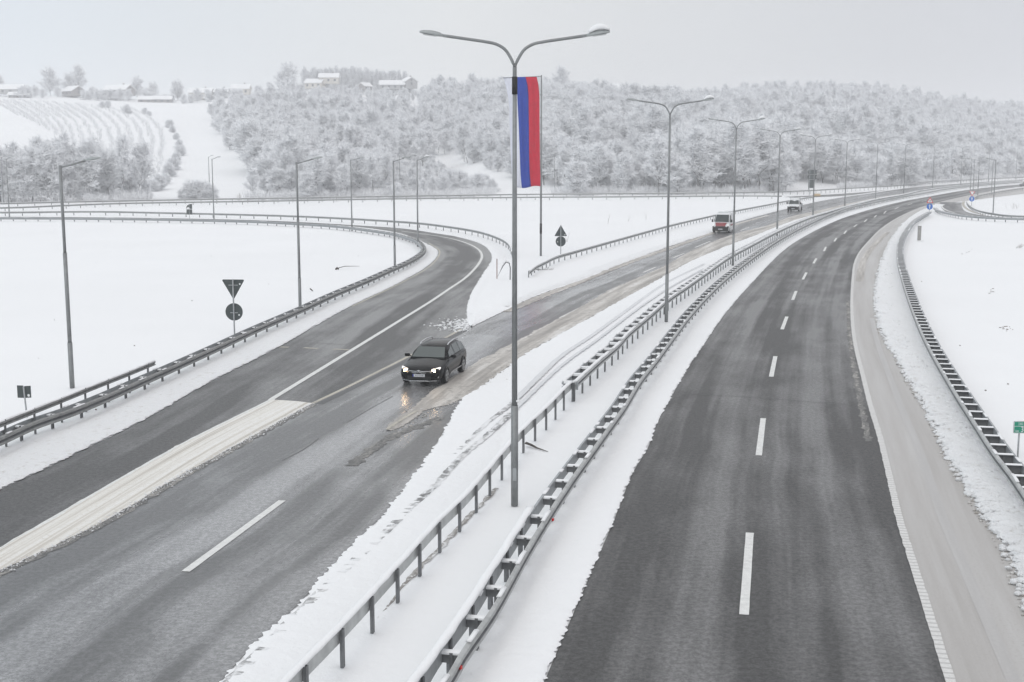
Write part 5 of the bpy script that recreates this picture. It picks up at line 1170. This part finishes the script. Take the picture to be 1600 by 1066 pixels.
# far mass of the wood: one object, instanced crowns
def wood_mass(pts):
    me = bpy.data.meshes.new('wood'); me.from_pydata([(a[0], a[1], a[2]) for a in pts], [], [])
    ra = me.attributes.new('tree_rot', 'FLOAT', 'POINT'); sa = me.attributes.new('tree_scale', 'FLOAT', 'POINT'); va = me.attributes.new('tree_kind', 'INT', 'POINT')
    ra.data.foreach_set('value', [a[4] for a in pts]); sa.data.foreach_set('value', [a[3] for a in pts]); va.data.foreach_set('value', [a[5] for a in pts])
    o = bpy.data.objects.new('wood', me); C.objects.link(o); tag(o, 'dense snow-covered wood rising over the whole hillside behind the motorway', 'wood', kind='stuff')
    ng = bpy.data.node_groups.new('wood_trees', 'GeometryNodeTree'); ng.interface.new_socket('Geometry', in_out='INPUT', socket_type='NodeSocketGeometry'); ng.interface.new_socket('Geometry', in_out='OUTPUT', socket_type='NodeSocketGeometry')
    N = ng.nodes; L = ng.links; gi = N.new('NodeGroupInput'); go = N.new('NodeGroupOutput'); fin = N.new('GeometryNodeJoinGeometry')
    def attr(n, dt): a = N.new('GeometryNodeInputNamedAttribute'); a.data_type = dt; a.inputs[0].default_value = n; return a.outputs[0]
    rot = N.new('ShaderNodeCombineXYZ'); L.new(attr('tree_rot', 'FLOAT'), rot.inputs[2]); scl = attr('tree_scale', 'FLOAT'); kd = attr('tree_kind', 'INT')
    for k, t_ in enumerate(proto_objs):
        j = N.new('GeometryNodeJoinGeometry')
        for part in t_:
            oi = N.new('GeometryNodeObjectInfo'); oi.transform_space = 'ORIGINAL'; oi.inputs[0].default_value = part; L.new(oi.outputs['Geometry'], j.inputs[0])
        ip = N.new('GeometryNodeInstanceOnPoints'); L.new(gi.outputs[0], ip.inputs['Points'])
        cmp_ = N.new('FunctionNodeCompare'); cmp_.data_type = 'INT'; cmp_.operation = 'EQUAL'
        L.new(kd, cmp_.inputs[2]); cmp_.inputs[3].default_value = k
        L.new(cmp_.outputs[0], ip.inputs['Selection']); L.new(j.outputs[0], ip.inputs['Instance'])
        L.new(rot.outputs[0], ip.inputs['Rotation']); L.new(scl, ip.inputs['Scale'])
        L.new(ip.outputs[0], fin.inputs[0])
    L.new(fin.outputs[0], go.inputs[0])
    md = o.modifiers.new('trees', 'NODES'); md.node_group = ng
proto_objs = []
for k in range(6):
    q = [None, None]
    for o in C.objects:
        if o.type == 'MESH' and o.data == protos[k][0] and q[0] is None: q[0] = o
        if o.type == 'MESH' and o.data == protos[k][1] and q[1] is None: q[1] = o
    proto_objs.append(q)
wood_mass(rest)
# undergrowth along the foot of the wood
def tuft_mass(name, spots, n, h, sp, label, cat, seed):
    rnd = random.Random(seed); V = []; Fc = []; MI = []
    for p, s_ in spots:
        for k in range(n):
            a = rnd.random()*6.28; r_ = rnd.random()*sp*.4*s_; q = p+Vector((math.cos(a)*r_, math.sin(a)*r_, -.05))
            e = q+Vector((math.cos(a)*sp*.5*s_*rnd.random(), math.sin(a)*sp*.5*s_*rnd.random(), h*s_*rnd.uniform(.4, 1.)))
            snowtwig(V, Fc, MI, q, e, .02, .008, 1.)
            m_ = q.lerp(e, .6); snowtwig(V, Fc, MI, m_, m_+Vector((rnd.gauss(0, .35), rnd.gauss(0, .35), rnd.uniform(0, .4)))*s_, .012, .006, 1.2)
    mb = MB(); mb.v = [tuple(v) for v in V]; mb.f = Fc; mb.mi = MI
    return tag(mb.build(name, ['twig', 'frost'], None), label, cat, kind='stuff')
sp_ = []
for i in range(900):
    px = rnd.uniform(385, 1640); Y0 = float(np.interp(px, [-200, 0, 400, 800, 1180, 1420, 1600, 1900], [232, 245, 268, 296, 316, 402, 548, 700]))+rnd.uniform(2, 16)
    if 770 < px < 862 or 1225 < px < 1310: continue
    x = (px-800)/1971*Y0; sp_.append((Vector((x, Y0, tz(x, Y0))), rnd.uniform(.6, 1.3)))
for i in range(260):
    p = GT(random.uniform(-20, 232), random.uniform(308, 317.5)); sp_.append((p, random.uniform(.7, 1.35)))
tuft_mass('undergrowth', sp_, 14, 2.2, 2.2, 'tangled snowy undergrowth along the foot of the wood', 'undergrowth', 3)
sp_ = []
for k in range(15):
    Tk = Vector((-40+17.5*k, 150+1.5*k)); Ck = Vector((20+19*k, 170+2.0*k)); Bk = Vector((50+13*k, 190+7.4*k)); prev = None
    for j in range(90):
        f = j/89; q = Tk*(1-f)**2+Ck*2*f*(1-f)+Bk*f*f
        if q.y < 156 or q.x < -10: continue
        p = GT(q.x, q.y)
        if prev is not None and (p-prev).length < 2.6: continue
        prev = p; sp_.append((p+Vector((rnd.gauss(0, .4), rnd.gauss(0, .4), 0)), rnd.uniform(.7, 1.15)))
for k in range(9):
    for j in range(26):
        f = j/25; px, py = -10+16*k+38*f, 157+1.0*k+24*f-k*.3
        p = GT(px, py); sp_.append((p, .7))
tuft_mass('orchard', sp_, 9, 1.7, 1.5, 'curving rows of small snowy fruit bushes on the left hillside', 'orchard', 4)
# ------------------------------------------------------------ houses on the ridge
def house(px, w_, d_, h_, label, wall='house_grey', rz=0., dy=0., gable=False, rh=None, chim=True, drop=0.):
    w_ *= .85; d_ *= .85; h_ *= .8
    Y_ = float(np.interp(px, [0, 400, 700, 1000, 1300], [735, 750, 770, 830, 920]))-14+dy; x = (px-800)/1971*Y_; z = tz(x, Y_)-.4-drop
    t = thing('house', (x, Y_, z), label, 'house', 'far houses on the ridge', rz)
    mb = MB(); mb.box((0, 0, h_/2), (w_, d_, h_)); rh = rh or d_*.32
    mb.add([(-w_/2, -d_/2, h_), (-w_/2, d_/2, h_), (-w_/2, 0, h_+rh-.05), (w_/2, -d_/2, h_), (w_/2, d_/2, h_), (w_/2, 0, h_+rh-.05)], [(0, 2, 1), (3, 4, 5)]); mb.build('wall', wall, t)
    mb = MB(); o_ = .6; e = .35
    mb.add([(-w_/2-o_, -d_/2-o_, h_-.25), (w_/2+o_, -d_/2-o_, h_-.25), (w_/2+o_, 0, h_+rh), (-w_/2-o_, 0, h_+rh), (-w_/2-o_, d_/2+o_, h_-.25), (w_/2+o_, d_/2+o_, h_-.25)]+[(-w_/2-o_, -d_/2-o_, h_-.25+e), (w_/2+o_, -d_/2-o_, h_-.25+e), (w_/2+o_, 0, h_+rh+e), (-w_/2-o_, 0, h_+rh+e), (-w_/2-o_, d_/2+o_, h_-.25+e), (w_/2+o_, d_/2+o_, h_-.25+e)],
           [(6, 7, 8, 9), (9, 8, 11, 10), (0, 3, 2, 1), (3, 4, 5, 2), (0, 1, 7, 6), (4, 10, 11, 5), (0, 6, 9, 3), (3, 9, 10, 4), (1, 2, 8, 7), (2, 5, 11, 8)])
    rf = mb.build('roof', 'snow_cap', t)
    if chim: mb = MB(); mb.box((w_*.2, .5, h_+rh+.3), (.7, .7, 1.6)); mb.build('chimney', 'house_brick', rf)
    n = max(2, int(w_/3.2))
    for i in range(n):
        mb = MB(); mb.box((-w_/2+w_*(i+.5)/n, -d_/2-.02, h_*.55), (1.1, .12, 1.2)); mb.build('window', 'window_dark', t)
    if gable: mb = MB(); mb.box((w_/2+.02, 0, h_*.7), (.12, 1.1, 1.3)); mb.box((w_/2+.02, 0, h_+rh*.35), (.12, .9, .9)); mb.build('window', 'window_dark', t)
    return t
house(26, 15, 9, 3.5, 'long low snowy-roofed house at the left end of the ridge', chim=False, drop=-1.5)
house(27, 5, 5, 2.4, 'small dark shed in front of the leftmost house', 'house_brick', dy=-16, chim=False)
house(44, 7, 5, 2.4, 'dark wooden barn right of the small shed on the left ridge', 'house_brick', dy=-16, chim=False)
house(120, 13, 10, 3.5, 'gabled house with a steep snowy roof left of the hazy trees', 'house_brick', rz=R(-40), gable=True, drop=-1.)
house(190, 20, 10, 4, 'long house with a snowy roof and dark gable above the orchard', 'house_brick', rz=R(-25), gable=True, drop=-2.5)
house(232, 9, 6, 2.3, 'low snow-covered shed with a dark opening below the lone tree', 'house_brick', dy=-20, chim=False)
house(257, 12, 6, 2.6, 'dark open-fronted barn right of the low shed', 'house_brick', dy=-20, rz=R(10), chim=False)
house(318, 15, 9, 4.5, 'pale farmhouse with a flat snowy roof above the sloping field', 'house_cream', drop=-1)
house(350, 9, 8, 3.6, 'small grey house between two farmhouses above the field', drop=-1)
house(380, 12, 9, 4.2, 'pale house at the left end of the white hilltop field', 'house_cream', drop=-1.5)
house(495, 12, 8, 4, 'left of the two stacked snowy roofs below the poplar row', 'house_cream', rz=R(-15), drop=-3.2)
house(517, 13, 8, 4.5, 'higher of the two snowy roofs below the poplar row', 'house_cream', drop=-6.)
house(572, 7, 7, 3, 'small hut with a snowy roof in the gap below the poplar row', 'house_brick', rz=R(50), drop=-2.5, chim=False)
house(615, 17, 9, 3.2, 'long low white roof right of the poplar row', drop=-3.5, chim=False)
house(640, 9, 9, 5, 'tall gabled house at the right end of the poplar row', rz=R(-60), gable=True, drop=-4)
house(945, 18, 9, 3.4, 'snowy roof peeping over the wood right of the flag', drop=-5, chim=False)
house(1000, 9, 8, 3, 'tiny snowy roof above the wood near the second double lamp', drop=-8, chim=False)
# ------------------------------------------------------------ haze
m = bpy.data.materials.new('haze'); m.use_nodes = True; nt = m.node_tree; nt.nodes.remove(nt.nodes['Principled BSDF'])
pv = nt.nodes.new('ShaderNodeVolumePrincipled'); pv.inputs['Color'].default_value = (.96, .965, .98, 1); pv.inputs['Density'].default_value = HAZE
nt.links.new(pv.outputs[0], nt.nodes['Material Output'].inputs['Volume'])
mb = MB(); mb.box((100, 800, 44), (3000, 1900, 92)); M['haze'] = m
tag(mb.build('haze', 'haze', None), 'pale winter haze in the air over the whole valley', 'haze', kind='stuff')
